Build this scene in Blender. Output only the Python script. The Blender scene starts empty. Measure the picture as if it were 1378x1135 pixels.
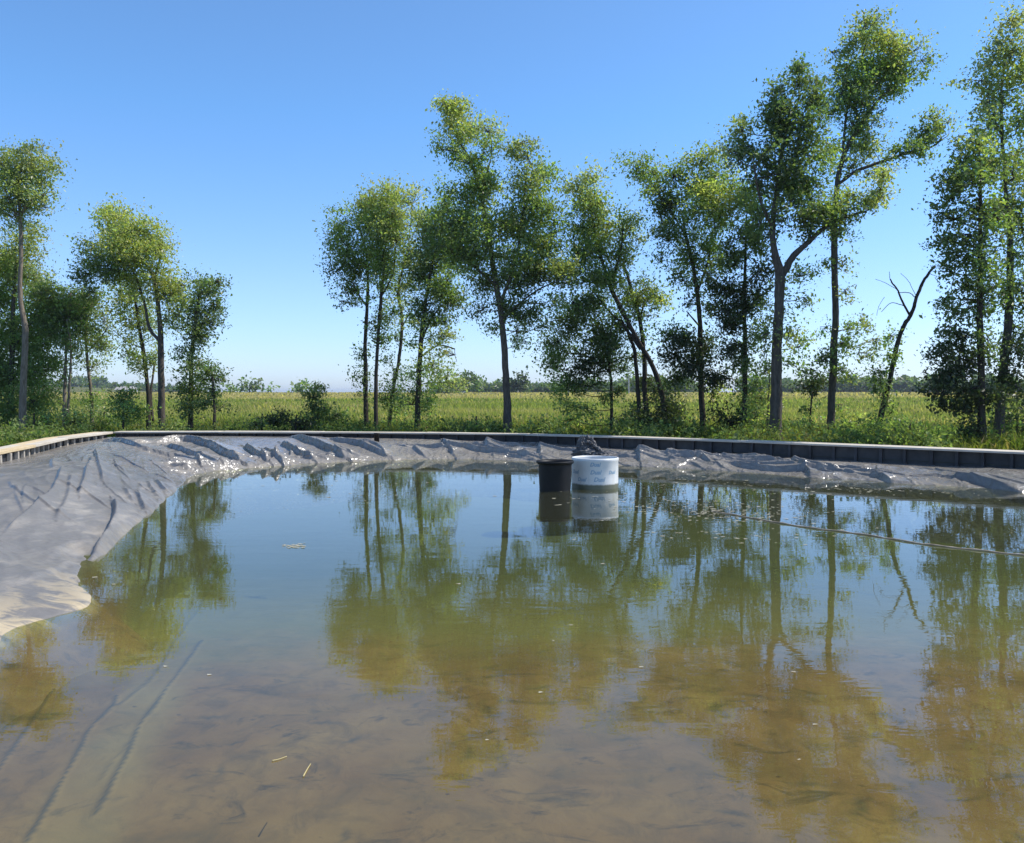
import bpy, math, random
import numpy as np
from mathutils import Vector

R = math.radians
scene = bpy.context.scene
col = scene.collection
rng = np.random.default_rng(7)
random.seed(7)

# ------------------------------------------------------------------ camera and pixel helper
F, CX, CY, EYE = 1150.0, 689.0, 567.5, 1.8
PITCH = math.atan(39.5 / F)
cam = bpy.data.cameras.new('camera'); camo = bpy.data.objects.new('camera', cam); col.objects.link(camo)
cam.sensor_width = 36; cam.lens = 36 * F / 1378; cam.clip_end = 6000; cam.clip_start = 0.05
camo.location = (0, 0, EYE); camo.rotation_euler = (math.pi / 2 - PITCH, 0, 0)
scene.camera = camo

def at(px, py, D):
    """world point seen at photo pixel (px, py) lying at distance D along +Y"""
    a, b = (px - CX) / F, -(py - CY) / F
    y = math.cos(PITCH) + b * math.sin(PITCH)
    z = -math.sin(PITCH) + b * math.cos(PITCH)
    k = D / y
    return np.array((a * k, D, EYE + z * k))

def onplane(px, py, z=0.0):
    a, b = (px - CX) / F, -(py - CY) / F
    y = math.cos(PITCH) + b * math.sin(PITCH)
    zz = -math.sin(PITCH) + b * math.cos(PITCH)
    k = (z - EYE) / zz
    return np.array((a * k, y * k, z))

# ------------------------------------------------------------------ tagging / meshes
def tag(o, label=None, cat=None, group=None, kind=None):
    if label: o['label'] = label
    if cat: o['category'] = cat
    if group: o['group'] = group
    if kind: o['kind'] = kind
    return o

def empty(name, loc):
    o = bpy.data.objects.new(name, None); col.objects.link(o)
    o.location = loc; o.empty_display_size = .3
    return o

def mesh_np(name, V, faces, mat, parent=None, smooth=True, tint=None, attrs=None):
    """V (n,3); faces: an (m,k) array or list of them; tint: (n,3) point colours"""
    me = bpy.data.meshes.new(name)
    V = np.asarray(V, dtype=np.float32)
    fl = faces if isinstance(faces, list) else [faces]
    fl = [np.asarray(f, dtype=np.int32) for f in fl if len(f)]
    loops = np.concatenate([f.ravel() for f in fl])
    tot = np.concatenate([np.full(len(f), f.shape[1], np.int32) for f in fl])
    start = np.concatenate([[0], np.cumsum(tot)[:-1]]).astype(np.int32)
    me.vertices.add(len(V)); me.vertices.foreach_set('co', V.ravel())
    me.loops.add(len(loops)); me.loops.foreach_set('vertex_index', loops)
    me.polygons.add(len(tot)); me.polygons.foreach_set('loop_start', start)
    me.polygons.foreach_set('loop_total', tot)
    me.polygons.foreach_set('use_smooth', np.full(len(tot), smooth, bool))
    if tint is not None:
        a = me.attributes.new('tint', 'FLOAT_COLOR', 'POINT')
        c = np.ones((len(V), 4), np.float32); c[:, :3] = tint
        a.data.foreach_set('color', c.ravel())
    if attrs:
        for k, v in attrs.items():
            a = me.attributes.new(k, 'FLOAT', 'POINT'); a.data.foreach_set('value', np.asarray(v, np.float32))
    me.update(calc_edges=True); me.validate()
    if mat: me.materials.append(mat)
    o = bpy.data.objects.new(name, me); col.objects.link(o)
    if parent is not None: o.parent = parent
    return o

class MB:
    def __init__(self): self.v = []; self.f3 = []; self.f4 = []; self.n = 0
    def add(self, V, F4=(), F3=()):
        V = np.asarray(V, float).reshape(-1, 3)
        if len(F4): self.f4.append(np.asarray(F4, int) + self.n)
        if len(F3): self.f3.append(np.asarray(F3, int) + self.n)
        self.v.append(V); self.n += len(V)
    def tube(self, P, rad, seg=8, cap=True, wob=0.0):
        P = np.asarray(P, float); n = len(P); rad = np.broadcast_to(rad, (n,)).astype(float)
        T = np.gradient(P, axis=0); T /= np.linalg.norm(T, axis=1)[:, None] + 1e-9
        ref = np.array((0.31, 0.95, 0.05)) if abs(T[0][1]) < .8 else np.array((1., 0, 0.1))
        A = np.cross(T, ref); A /= np.linalg.norm(A, axis=1)[:, None] + 1e-9
        B = np.cross(T, A)
        th = np.arange(seg) * 2 * math.pi / seg
        rr = rad[:, None] * (1 + wob * rng.normal(size=(n, seg)))
        V = P[:, None, :] + rr[:, :, None] * (np.cos(th)[None, :, None] * A[:, None, :] + np.sin(th)[None, :, None] * B[:, None, :])
        i = np.arange(n - 1)[:, None]; j = np.arange(seg)[None, :]; j2 = (j + 1) % seg
        Q = np.stack([i * seg + j, i * seg + j2, (i + 1) * seg + j2, (i + 1) * seg + j], -1).reshape(-1, 4)
        V = V.reshape(-1, 3)
        F3 = []
        if cap:
            V = np.vstack([V, P[:1], P[-1:]]); a, b = n * seg, n * seg + 1
            F3 = [(a, (k + 1) % seg, k) for k in range(seg)] + [(b, (n - 1) * seg + k, (n - 1) * seg + (k + 1) % seg) for k in range(seg)]
        self.add(V, Q, F3)
    def box(self, c, ux, uy, uz):
        """centre and three half-axis vectors"""
        c, ux, uy, uz = (np.asarray(a, float) for a in (c, ux, uy, uz))
        V = [c + sx * ux + sy * uy + sz * uz for sx in (-1, 1) for sy in (-1, 1) for sz in (-1, 1)]
        self.add(V, [(0, 1, 3, 2), (4, 6, 7, 5), (0, 4, 5, 1), (2, 3, 7, 6), (0, 2, 6, 4), (1, 5, 7, 3)])
    def lathe(self, prof, seg=48, c=(0, 0, 0)):
        prof = np.asarray(prof, float); n = len(prof); th = np.arange(seg) * 2 * math.pi / seg
        V = np.stack([prof[:, 0][:, None] * np.cos(th), prof[:, 0][:, None] * np.sin(th), np.repeat(prof[:, 1][:, None], seg, 1)], -1).reshape(-1, 3) + np.asarray(c)
        i = np.arange(n - 1)[:, None]; j = np.arange(seg)[None, :]; j2 = (j + 1) % seg
        self.add(V, np.stack([i * seg + j, i * seg + j2, (i + 1) * seg + j2, (i + 1) * seg + j], -1).reshape(-1, 4))
    def build(self, name, mat, parent=None, smooth=True, bevel=0):
        fl = []
        if self.f4: fl.append(np.concatenate(self.f4))
        if self.f3: fl.append(np.concatenate(self.f3))
        o = mesh_np(name, np.concatenate(self.v), fl, mat, parent, smooth)
        if bevel:
            m = o.modifiers.new('bevel', 'BEVEL'); m.width = bevel; m.segments = 2
        return o

def smoothstep(a, b, x):
    t = np.clip((np.asarray(x, float) - a) / (b - a), 0, 1); return t * t * (3 - 2 * t)

def pn(x, y, seed=0):
    """2D gradient noise, about -0.7..0.7"""
    x = np.asarray(x, float); y = np.asarray(y, float)
    xi = np.floor(x).astype(np.int64); yi = np.floor(y).astype(np.int64); xf = x - xi; yf = y - yi
    def g(ix, iy, dx, dy):
        h = (ix * 374761393 + iy * 668265263 + seed * 974634777) & 0xffffffff
        h = ((h ^ (h >> 13)) * 1274126177) & 0xffffffff; h = h ^ (h >> 16)
        a = (h & 0xffff) / 65536.0 * 2 * math.pi
        return np.cos(a) * dx + np.sin(a) * dy
    u = xf * xf * xf * (xf * (xf * 6 - 15) + 10); v = yf * yf * yf * (yf * (yf * 6 - 15) + 10)
    a = g(xi, yi, xf, yf); b = g(xi + 1, yi, xf - 1, yf); c = g(xi, yi + 1, xf, yf - 1); d = g(xi + 1, yi + 1, xf - 1, yf - 1)
    return (a + u * (b - a)) * (1 - v) + (c + u * (d - c)) * v

def fbm(x, y, seed=0, o=4):
    s = 0; a = 1
    for k in range(o): s = s + a * pn(x * 2 ** k, y * 2 ** k, seed + k); a *= .5
    return s

def catmull(P, n):
    P = np.asarray(P, float)
    Q = np.vstack([2 * P[0] - P[1], P, 2 * P[-1] - P[-2]]); out = []
    for i in range(len(P) - 1):
        p0, p1, p2, p3 = Q[i], Q[i + 1], Q[i + 2], Q[i + 3]
        for t in np.linspace(0, 1, n, endpoint=False):
            out.append(.5 * (2 * p1 + (p2 - p0) * t + (2 * p0 - 5 * p1 + 4 * p2 - p3) * t * t + (3 * p1 - p0 - 3 * p2 + p3) * t ** 3))
    out.append(P[-1]); return np.array(out)

def resample(P, step):
    P = np.asarray(P, float); d = np.r_[0, np.cumsum(np.linalg.norm(np.diff(P[:, :2], axis=0), axis=1))]
    n = max(2, int(round(d[-1] / step)) + 1); s = np.linspace(0, d[-1], n)
    return np.stack([np.interp(s, d, P[:, k]) for k in range(P.shape[1])], 1), s

# ------------------------------------------------------------------ materials
class NT:
    def __init__(self, name):
        self.m = bpy.data.materials.new(name); self.m.use_nodes = True
        self.t = self.m.node_tree; self.t.nodes.clear()
        self.out = self.n('ShaderNodeOutputMaterial')
    def n(self, typ, **kw):
        nd = self.t.nodes.new(typ)
        for k, v in kw.items():
            if hasattr(nd, k) and k not in nd.inputs: setattr(nd, k, v)
            else: self.set(nd, k, v)
        return nd
    def set(self, nd, k, v):
        s = nd.inputs[k]
        if hasattr(v, 'is_linked') or hasattr(v, 'links'): self.t.links.new(v, s)
        else: s.default_value = v
    def noise(self, scale, detail=4, rough=.55, vec=None, dist=0):
        nd = self.n('ShaderNodeTexNoise'); nd.inputs['Scale'].default_value = scale; nd.inputs['Detail'].default_value = detail
        nd.inputs['Roughness'].default_value = rough; nd.inputs['Distortion'].default_value = dist
        if vec is not None: self.t.links.new(vec, nd.inputs['Vector'])
        return nd.outputs['Fac']
    def ramp(self, fac, stops, interp='LINEAR'):
        nd = self.n('ShaderNodeValToRGB'); cr = nd.color_ramp; cr.interpolation = interp
        while len(cr.elements) < len(stops): cr.elements.new(.5)
        for e, (p, c) in zip(cr.elements, stops):
            e.position = p; e.color = (*c, 1) if not isinstance(c, (int, float)) else (c, c, c, 1)
        self.t.links.new(fac, nd.inputs[0]); return nd.outputs[0]
    def mix(self, fac, a, b, mode='MIX'):
        nd = self.n('ShaderNodeMix', data_type='RGBA', blend_type=mode)
        for s, v in ((nd.inputs[0], fac), (nd.inputs[6], a), (nd.inputs[7], b)):
            if hasattr(v, 'links'): self.t.links.new(v, s)
            else: s.default_value = v if isinstance(v, (int, float)) else (*v, 1)
        return nd.outputs[2]
    def math(self, op, a, b=0.0, clamp=False):
        nd = self.n('ShaderNodeMath', operation=op); nd.use_clamp = clamp
        for s, v in ((nd.inputs[0], a), (nd.inputs[1], b)):
            if hasattr(v, 'links'): self.t.links.new(v, s)
            else: s.default_value = v
        return nd.outputs[0]
    def maprange(self, v, a, b, c=0., d=1.):
        nd = self.n('ShaderNodeMapRange'); self.t.links.new(v, nd.inputs[0])
        for i, q in enumerate((a, b, c, d)): nd.inputs[i + 1].default_value = q
        return nd.outputs[0]
    def pos(self, scale=(1, 1, 1), rot=(0, 0, 0)):
        g = self.n('ShaderNodeNewGeometry'); mp = self.n('ShaderNodeMapping')
        self.t.links.new(g.outputs['Position'], mp.inputs[0]); mp.inputs['Scale'].default_value = scale; mp.inputs['Rotation'].default_value = rot
        return mp.outputs[0]
    def obj(self, scale=(1, 1, 1)):
        g = self.n('ShaderNodeTexCoord'); mp = self.n('ShaderNodeMapping')
        self.t.links.new(g.outputs['Object'], mp.inputs[0]); mp.inputs['Scale'].default_value = scale
        return mp.outputs[0]
    def xyz(self, v):
        nd = self.n('ShaderNodeSeparateXYZ'); self.t.links.new(v, nd.inputs[0]); return nd.outputs
    def bump(self, h, strength, dist=.01):
        nd = self.n('ShaderNodeBump'); nd.inputs['Strength'].default_value = strength; nd.inputs['Distance'].default_value = dist
        self.t.links.new(h, nd.inputs['Height']); return nd.outputs[0]
    def attr(self, name):
        return self.n('ShaderNodeAttribute', attribute_name=name)
    def principled(self, color, rough=.6, spec=.5, normal=None, metal=0):
        p = self.n('ShaderNodeBsdfPrincipled')
        for k, v in (('Base Color', color), ('Roughness', rough), ('Specular IOR Level', spec), ('Metallic', metal)):
            if hasattr(v, 'links'): self.t.links.new(v, p.inputs[k])
            else: p.inputs[k].default_value = v if isinstance(v, (int, float)) else (*v, 1)
        if normal is not None: self.t.links.new(normal, p.inputs['Normal'])
        self.t.links.new(p.outputs[0], self.out.inputs[0]); return p

def mat_leaf(name, trans=.38, gloss=.05):
    t = NT(name); a = t.attr('tint').outputs['Color']
    d = t.n('ShaderNodeBsdfDiffuse'); t.t.links.new(a, d.inputs[0])
    tr = t.n('ShaderNodeBsdfTranslucent')
    t.t.links.new(t.mix(1.0, a, (1.42, 1.55, .62), 'MULTIPLY'), tr.inputs[0])
    m = t.n('ShaderNodeMixShader'); m.inputs[0].default_value = trans
    t.t.links.new(d.outputs[0], m.inputs[1]); t.t.links.new(tr.outputs[0], m.inputs[2])
    g = t.n('ShaderNodeBsdfGlossy'); g.inputs['Roughness'].default_value = .45; g.inputs[0].default_value = (1, 1, 1, 1)
    m2 = t.n('ShaderNodeMixShader'); m2.inputs[0].default_value = gloss
    t.t.links.new(m.outputs[0], m2.inputs[1]); t.t.links.new(g.outputs[0], m2.inputs[2])
    t.t.links.new(m2.outputs[0], t.out.inputs[0]); return t.m

def mat_bark(name, c1, c2):
    t = NT(name); v = t.pos((6, 6, 1.3)); n = t.noise(3.2, 6, .65, v)
    c = t.ramp(n, [(.3, c1), (.7, c2)])
    t.principled(c, .9, .2, t.bump(n, .8, .03)); return t.m

def mat_wood(name, c1, c2, sc=(1, 1, 1)):
    t = NT(name); v = t.pos((2, 2, 9)); n = t.noise(2.2, 6, .6, v); n2 = t.noise(.9, 3, .5, t.pos())
    c = t.mix(.45, t.ramp(n, [(.3, c1), (.72, c2)]), t.ramp(n2, [(.35, c1), (.65, c2)]))
    t.principled(c, .75, .25, t.bump(n, .35, .01)); return t.m

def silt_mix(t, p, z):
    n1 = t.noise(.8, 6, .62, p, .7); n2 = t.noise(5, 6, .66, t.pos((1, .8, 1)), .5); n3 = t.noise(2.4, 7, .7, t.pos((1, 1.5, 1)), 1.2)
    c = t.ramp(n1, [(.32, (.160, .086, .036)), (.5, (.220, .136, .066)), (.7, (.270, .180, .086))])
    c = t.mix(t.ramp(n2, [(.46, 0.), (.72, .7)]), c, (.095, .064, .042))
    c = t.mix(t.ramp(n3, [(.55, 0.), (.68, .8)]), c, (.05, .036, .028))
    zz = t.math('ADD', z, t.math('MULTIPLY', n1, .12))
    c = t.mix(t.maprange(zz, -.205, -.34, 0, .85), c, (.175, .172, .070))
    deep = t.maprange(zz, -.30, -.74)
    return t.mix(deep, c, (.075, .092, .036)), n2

def mat_liner():
    t = NT('liner_plastic'); p = t.pos()
    z = t.xyz(p)[2]; y = t.xyz(p)[1]
    n1 = t.noise(.55, 5, .6, p, .6); n2 = t.noise(1.5, 6, .62, t.pos((3.2, .8, 1), (0, 0, .3)), .5); n3 = t.noise(30, 4, .6, p)
    base = t.ramp(n1, [(.3, (.132, .124, .114)), (.7, (.188, .175, .160))])
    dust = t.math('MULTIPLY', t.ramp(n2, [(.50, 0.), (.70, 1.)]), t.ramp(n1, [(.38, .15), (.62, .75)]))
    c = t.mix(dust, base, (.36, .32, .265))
    fine = t.ramp(n3, [(.35, .92), (.7, 1.06)])
    c = t.mix(1.0, c, fine, 'MULTIPLY')
    c = t.mix(t.maprange(y, 16, 21, 0, .24), c, (.36, .335, .31))  # far bank painted lighter, to look as sunlit as the left one
    # silt line just above the water and mud on the shallow shelf
    silt = t.math('MULTIPLY', t.maprange(z, .17, .02), t.ramp(t.noise(2.0, 5, .65, t.pos((1, 1.8, 1)), .8), [(.46, 0.), (.56, 1.)]))
    near = t.maprange(y, 8.6, 7.2)
    c = t.mix(t.math('MULTIPLY', silt, t.math('ADD', t.math('MULTIPLY', near, .95), .15), True), c, (.42, .34, .215))
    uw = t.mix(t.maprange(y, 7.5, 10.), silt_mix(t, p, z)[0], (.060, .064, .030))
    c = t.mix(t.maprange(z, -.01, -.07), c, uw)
    r = t.mix(dust, (.22, .22, .22), (.50, .50, .50)); r = t.mix(t.maprange(y, 18, 12), r, (.47, .47, .47))
    hb = t.noise(9, 4, .6, t.pos((1, 1.7, 1)), .4)
    # crumpled film: flat facets meeting in hard little creases, strongest on the far banks
    wv = t.n('ShaderNodeVectorMath', operation='ADD'); t.t.links.new(t.pos((1, .75, 1), (0, 0, .5)), wv.inputs[0])
    nz = t.n('ShaderNodeTexNoise'); nz.inputs['Scale'].default_value = 1.6; nz.inputs['Detail'].default_value = 3; t.t.links.new(t.pos(), nz.inputs['Vector']); t.t.links.new(nz.outputs['Color'], wv.inputs[1])
    vo = t.n('ShaderNodeTexVoronoi'); vo.inputs['Scale'].default_value = 3.4; t.t.links.new(wv.outputs[0], vo.inputs['Vector'])
    vo2 = t.n('ShaderNodeTexVoronoi'); vo2.inputs['Scale'].default_value = 9.; t.t.links.new(wv.outputs[0], vo2.inputs['Vector'])
    hc = t.math('MULTIPLY', t.math('ADD', vo.outputs['Distance'], t.math('MULTIPLY', vo2.outputs['Distance'], .35)), t.maprange(y, 11, 20, .16, 1.0))
    nb = t.n('ShaderNodeBump'); nb.inputs['Strength'].default_value = .55; nb.inputs['Distance'].default_value = .10
    t.t.links.new(hc, nb.inputs['Height']); t.t.links.new(t.bump(hb, .12, .015), nb.inputs['Normal'])
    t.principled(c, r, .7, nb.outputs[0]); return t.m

def mat_bottom():
    t = NT('pond_silt'); p = t.pos(); z = t.xyz(p)[2]
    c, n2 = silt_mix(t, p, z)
    at_ = t.attr('pale').outputs['Fac']; c = t.mix(t.math('MULTIPLY', at_, .75), c, (.26, .21, .125))
    ab = t.attr('bare').outputs['Fac']; c = t.mix(ab, c, (.035, .04, .05))
    t.principled(c, .9, .1, t.bump(n2, .5, .02)); return t.m

def mat_water():
    t = NT('pond_water')
    p1 = t.pos((1., 2.6, 1)); h1 = t.noise(2.2, 3, .55, p1, .4)
    h2 = t.noise(.55, 2, .5, t.pos((1, 1.7, 1)))
    y = t.xyz(t.pos())[1]
    calm = t.ramp(t.noise(.16, 2, .5, t.pos((1, 1.6, 1))), [(.35, .25), (.68, 1.)])
    h = t.math('ADD', t.math('MULTIPLY', h1, t.math('MULTIPLY', calm, .35)), t.math('MULTIPLY', h2, .5))
    nb = t.bump(h, .22, .022)
    fr = t.n('ShaderNodeFresnel'); fr.inputs['IOR'].default_value = 1.50; t.t.links.new(nb, fr.inputs['Normal'])
    tr = t.n('ShaderNodeBsdfTransparent'); tr.inputs[0].default_value = (.90, .945, .76, 1)
    df = t.n('ShaderNodeBsdfDiffuse'); df.inputs[0].default_value = (.135, .14, .080, 1)
    mx = t.n('ShaderNodeMixShader'); mx.inputs[0].default_value = .17
    t.t.links.new(tr.outputs[0], mx.inputs[1]); t.t.links.new(df.outputs[0], mx.inputs[2])
    gl = t.n('ShaderNodeBsdfGlossy'); gl.inputs['Roughness'].default_value = .012; gl.inputs[0].default_value = (.97, .97, .97, 1)
    t.t.links.new(nb, gl.inputs['Normal'])
    m2 = t.n('ShaderNodeMixShader'); t.t.links.new(fr.outputs[0], m2.inputs[0])
    t.t.links.new(mx.outputs[0], m2.inputs[1]); t.t.links.new(gl.outputs[0], m2.inputs[2])
    t.t.links.new(m2.outputs[0], t.out.inputs[0]); return t.m

def mat_ground():
    t = NT('grassy_soil'); p = t.pos(); x, y, z = t.xyz(p)
    n = t.noise(.35, 6, .6, p); n2 = t.noise(.05, 4, .6, t.pos((.35, 1.6, 1))); n3 = t.noise(4, 5, .6, p)
    near = t.ramp(n, [(.3, (.05, .065, .02)), (.55, (.085, .10, .03)), (.75, (.14, .125, .055))])
    field = t.ramp(n2, [(.32, (.085, .105, .028)), (.55, (.12, .125, .035)), (.72, (.17, .145, .06))])
    c = t.mix(t.maprange(y, 40, 60), near, field)
    c = t.mix(.4, c, t.ramp(n3, [(.3, (.03, .035, .015)), (.7, (.13, .14, .05))]))
    t.principled(c, .95, .1, t.bump(n3, .5, .05)); return t.m

def mat_plain(name, c1, c2, rough=.6, spec=.4, sc=4, bump=.2):
    t = NT(name); n = t.noise(sc, 5, .6, t.obj())
    t.principled(t.ramp(n, [(.3, c1), (.7, c2)]), rough, spec, t.bump(n, bump, .01)); return t.m

def mat_drum():
    t = NT('white_plastic'); v = t.obj(); z = t.xyz(v)[2]; n = t.noise(4, 5, .6, v); n2 = t.noise(14, 4, .6, t.obj((1, 1, .25)))
    c = t.ramp(n, [(.3, (.60, .61, .61)), (.7, (.72, .72, .70))])
    c = t.mix(t.math('MULTIPLY', t.ramp(n2, [(.52, 0.), (.72, .5)]), t.maprange(z, .55, .1)), c, (.42, .40, .30))
    edge = t.math('ADD', z, t.math('MULTIPLY', n2, .05))
    c = t.mix(t.maprange(edge, .245, .215), c, (.12, .125, .085))
    t.principled(c, .38, .5, t.bump(n, .08, .01)); return t.m

M = dict(
    leaf=mat_leaf('foliage', .56, .035), blade=mat_leaf('grass_blades', .45, .0),
    bark=mat_bark('bark_grey', (.05, .042, .034), (.14, .12, .10)),
    bark_pale=mat_bark('bark_pale', (.11, .085, .062), (.28, .235, .185)),
    bark_dark=mat_bark('bark_dark', (.028, .023, .019), (.075, .063, .05)),
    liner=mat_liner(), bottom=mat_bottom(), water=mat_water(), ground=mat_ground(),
    plank=mat_wood('weathered_plank', (.42, .37, .30), (.62, .57, .49)),
    plank_tan=mat_wood('tan_plank', (.48, .37, .22), (.66, .54, .36)),
    post=mat_wood('post_wood', (.30, .27, .23), (.50, .46, .40)),
    panel=mat_plain('dark_panel', (.028, .028, .032), (.06, .06, .066), .6, .4),
    block=mat_plain('grey_panel', (.045, .045, .05), (.085, .085, .085), .8, .3),
    tub=mat_plain('black_plastic', (.006, .006, .0065), (.011, .011, .012), .5, .25, 6, .05),
    drum=mat_drum(), ink=mat_plain('blue_ink', (.22, .34, .45), (.32, .44, .53), .5, .4),
    rope=mat_plain('weathered_rope', (.24, .19, .13), (.44, .37, .28), .9, .2, 9),
    crump=mat_plain('crumpled_plastic', (.05, .05, .055), (.12, .12, .125), .5, .4, 5, .3),
    straw=mat_plain('straw', (.35, .29, .14), (.5, .42, .22), .8, .2),
    foam=mat_plain('scum', (.28, .26, .18), (.42, .40, .32), .8, .2, 20),
    wall=mat_plain('white_siding', (.6, .6, .58), (.72, .72, .7), .7, .3),
    roof=mat_plain('roof_shingle', (.30, .28, .26), (.42, .40, .38), .8, .3),
    pole=mat_plain('pale_pole', (.42, .40, .36), (.58, .56, .52), .8, .2),
)

# ------------------------------------------------------------------ pond outline: paired shore / wall control points
PAIR = [  # shore x,y ; wall x,y ; liner height at the wall
    (-3.2, 2.3, -6.0, .6, .42), (-3.75, 4.3, -9.0, 4.0, .36), (-3.72, 5.6, -9.3, 6.4, .36), (-3.80, 6.5, -9.6, 8.4, .36), (-3.62, 7.25, -9.8, 10.2, .36),
    (-4.35, 8.5, -10.0, 12.2, .35), (-4.85, 10.2, -10.2, 14.6, .35), (-5.44, 12.8, -10.6, 17.9, .35),
    (-6.2, 15.7, -11.9, 22.3, .35), (-6.95, 19.2, -12.35, 26.2, .42), (-5.7, 20.9, -9.5, 26.35, .45),
    (-4.5, 22.0, -6.6, 26.1, .44), (-1.8, 23.0, -3.2, 25.7, .41), (.6, 22.1, .6, 24.75, .34), (2.75, 20.9, 3.2, 23.3, .25),
    (5.2, 19.3, 5.85, 21.2, .22), (7.55, 17.0, 8.4, 19.15, .22), (9.2, 15.6, 10.3, 17.5, .24),
    (10.7, 13.2, 12.2, 14.6, .28), (11.2, 9.0, 13.3, 9.0, .34), (10.0, 4.2, 12.0, 2.8, .36), (6.0, 2.0, 6.6, .3, .36), (1.5, 1.75, 1.5, .35, .3), (-1.6, 1.8, -2.4, .35, .33)]
PAIR.append(PAIR[0])
raw = catmull(np.array(PAIR), 24)
DS = .02
cur, S = resample(raw, DS)
# spacing follows the shoreline; long wall side stays aligned because both curves share the parameter
sh, tp, zt = cur[:, 0:2], cur[:, 2:4], cur[:, 4]
NS = len(cur)

# ------------------------------------------------------------------ liner strip over the banks
def poly_dist(P, X, Y):
    best = np.full(X.shape, 1e9); side = np.zeros(X.shape)
    for k in range(len(P) - 1):
        a, b = P[k], P[k + 1]; d = b - a; L2 = d @ d
        t = np.clip(((X - a[0]) * d[0] + (Y - a[1]) * d[1]) / L2, 0, 1)
        qx, qy = X - a[0] - t * d[0], Y - a[1] - t * d[1]; q = np.hypot(qx, qy)
        sg = np.sign(d[0] * (Y - a[1]) - d[1] * (X - a[0]))
        m = q < best; best = np.where(m, q, best); side = np.where(m, sg, side)
    return best, side

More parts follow.
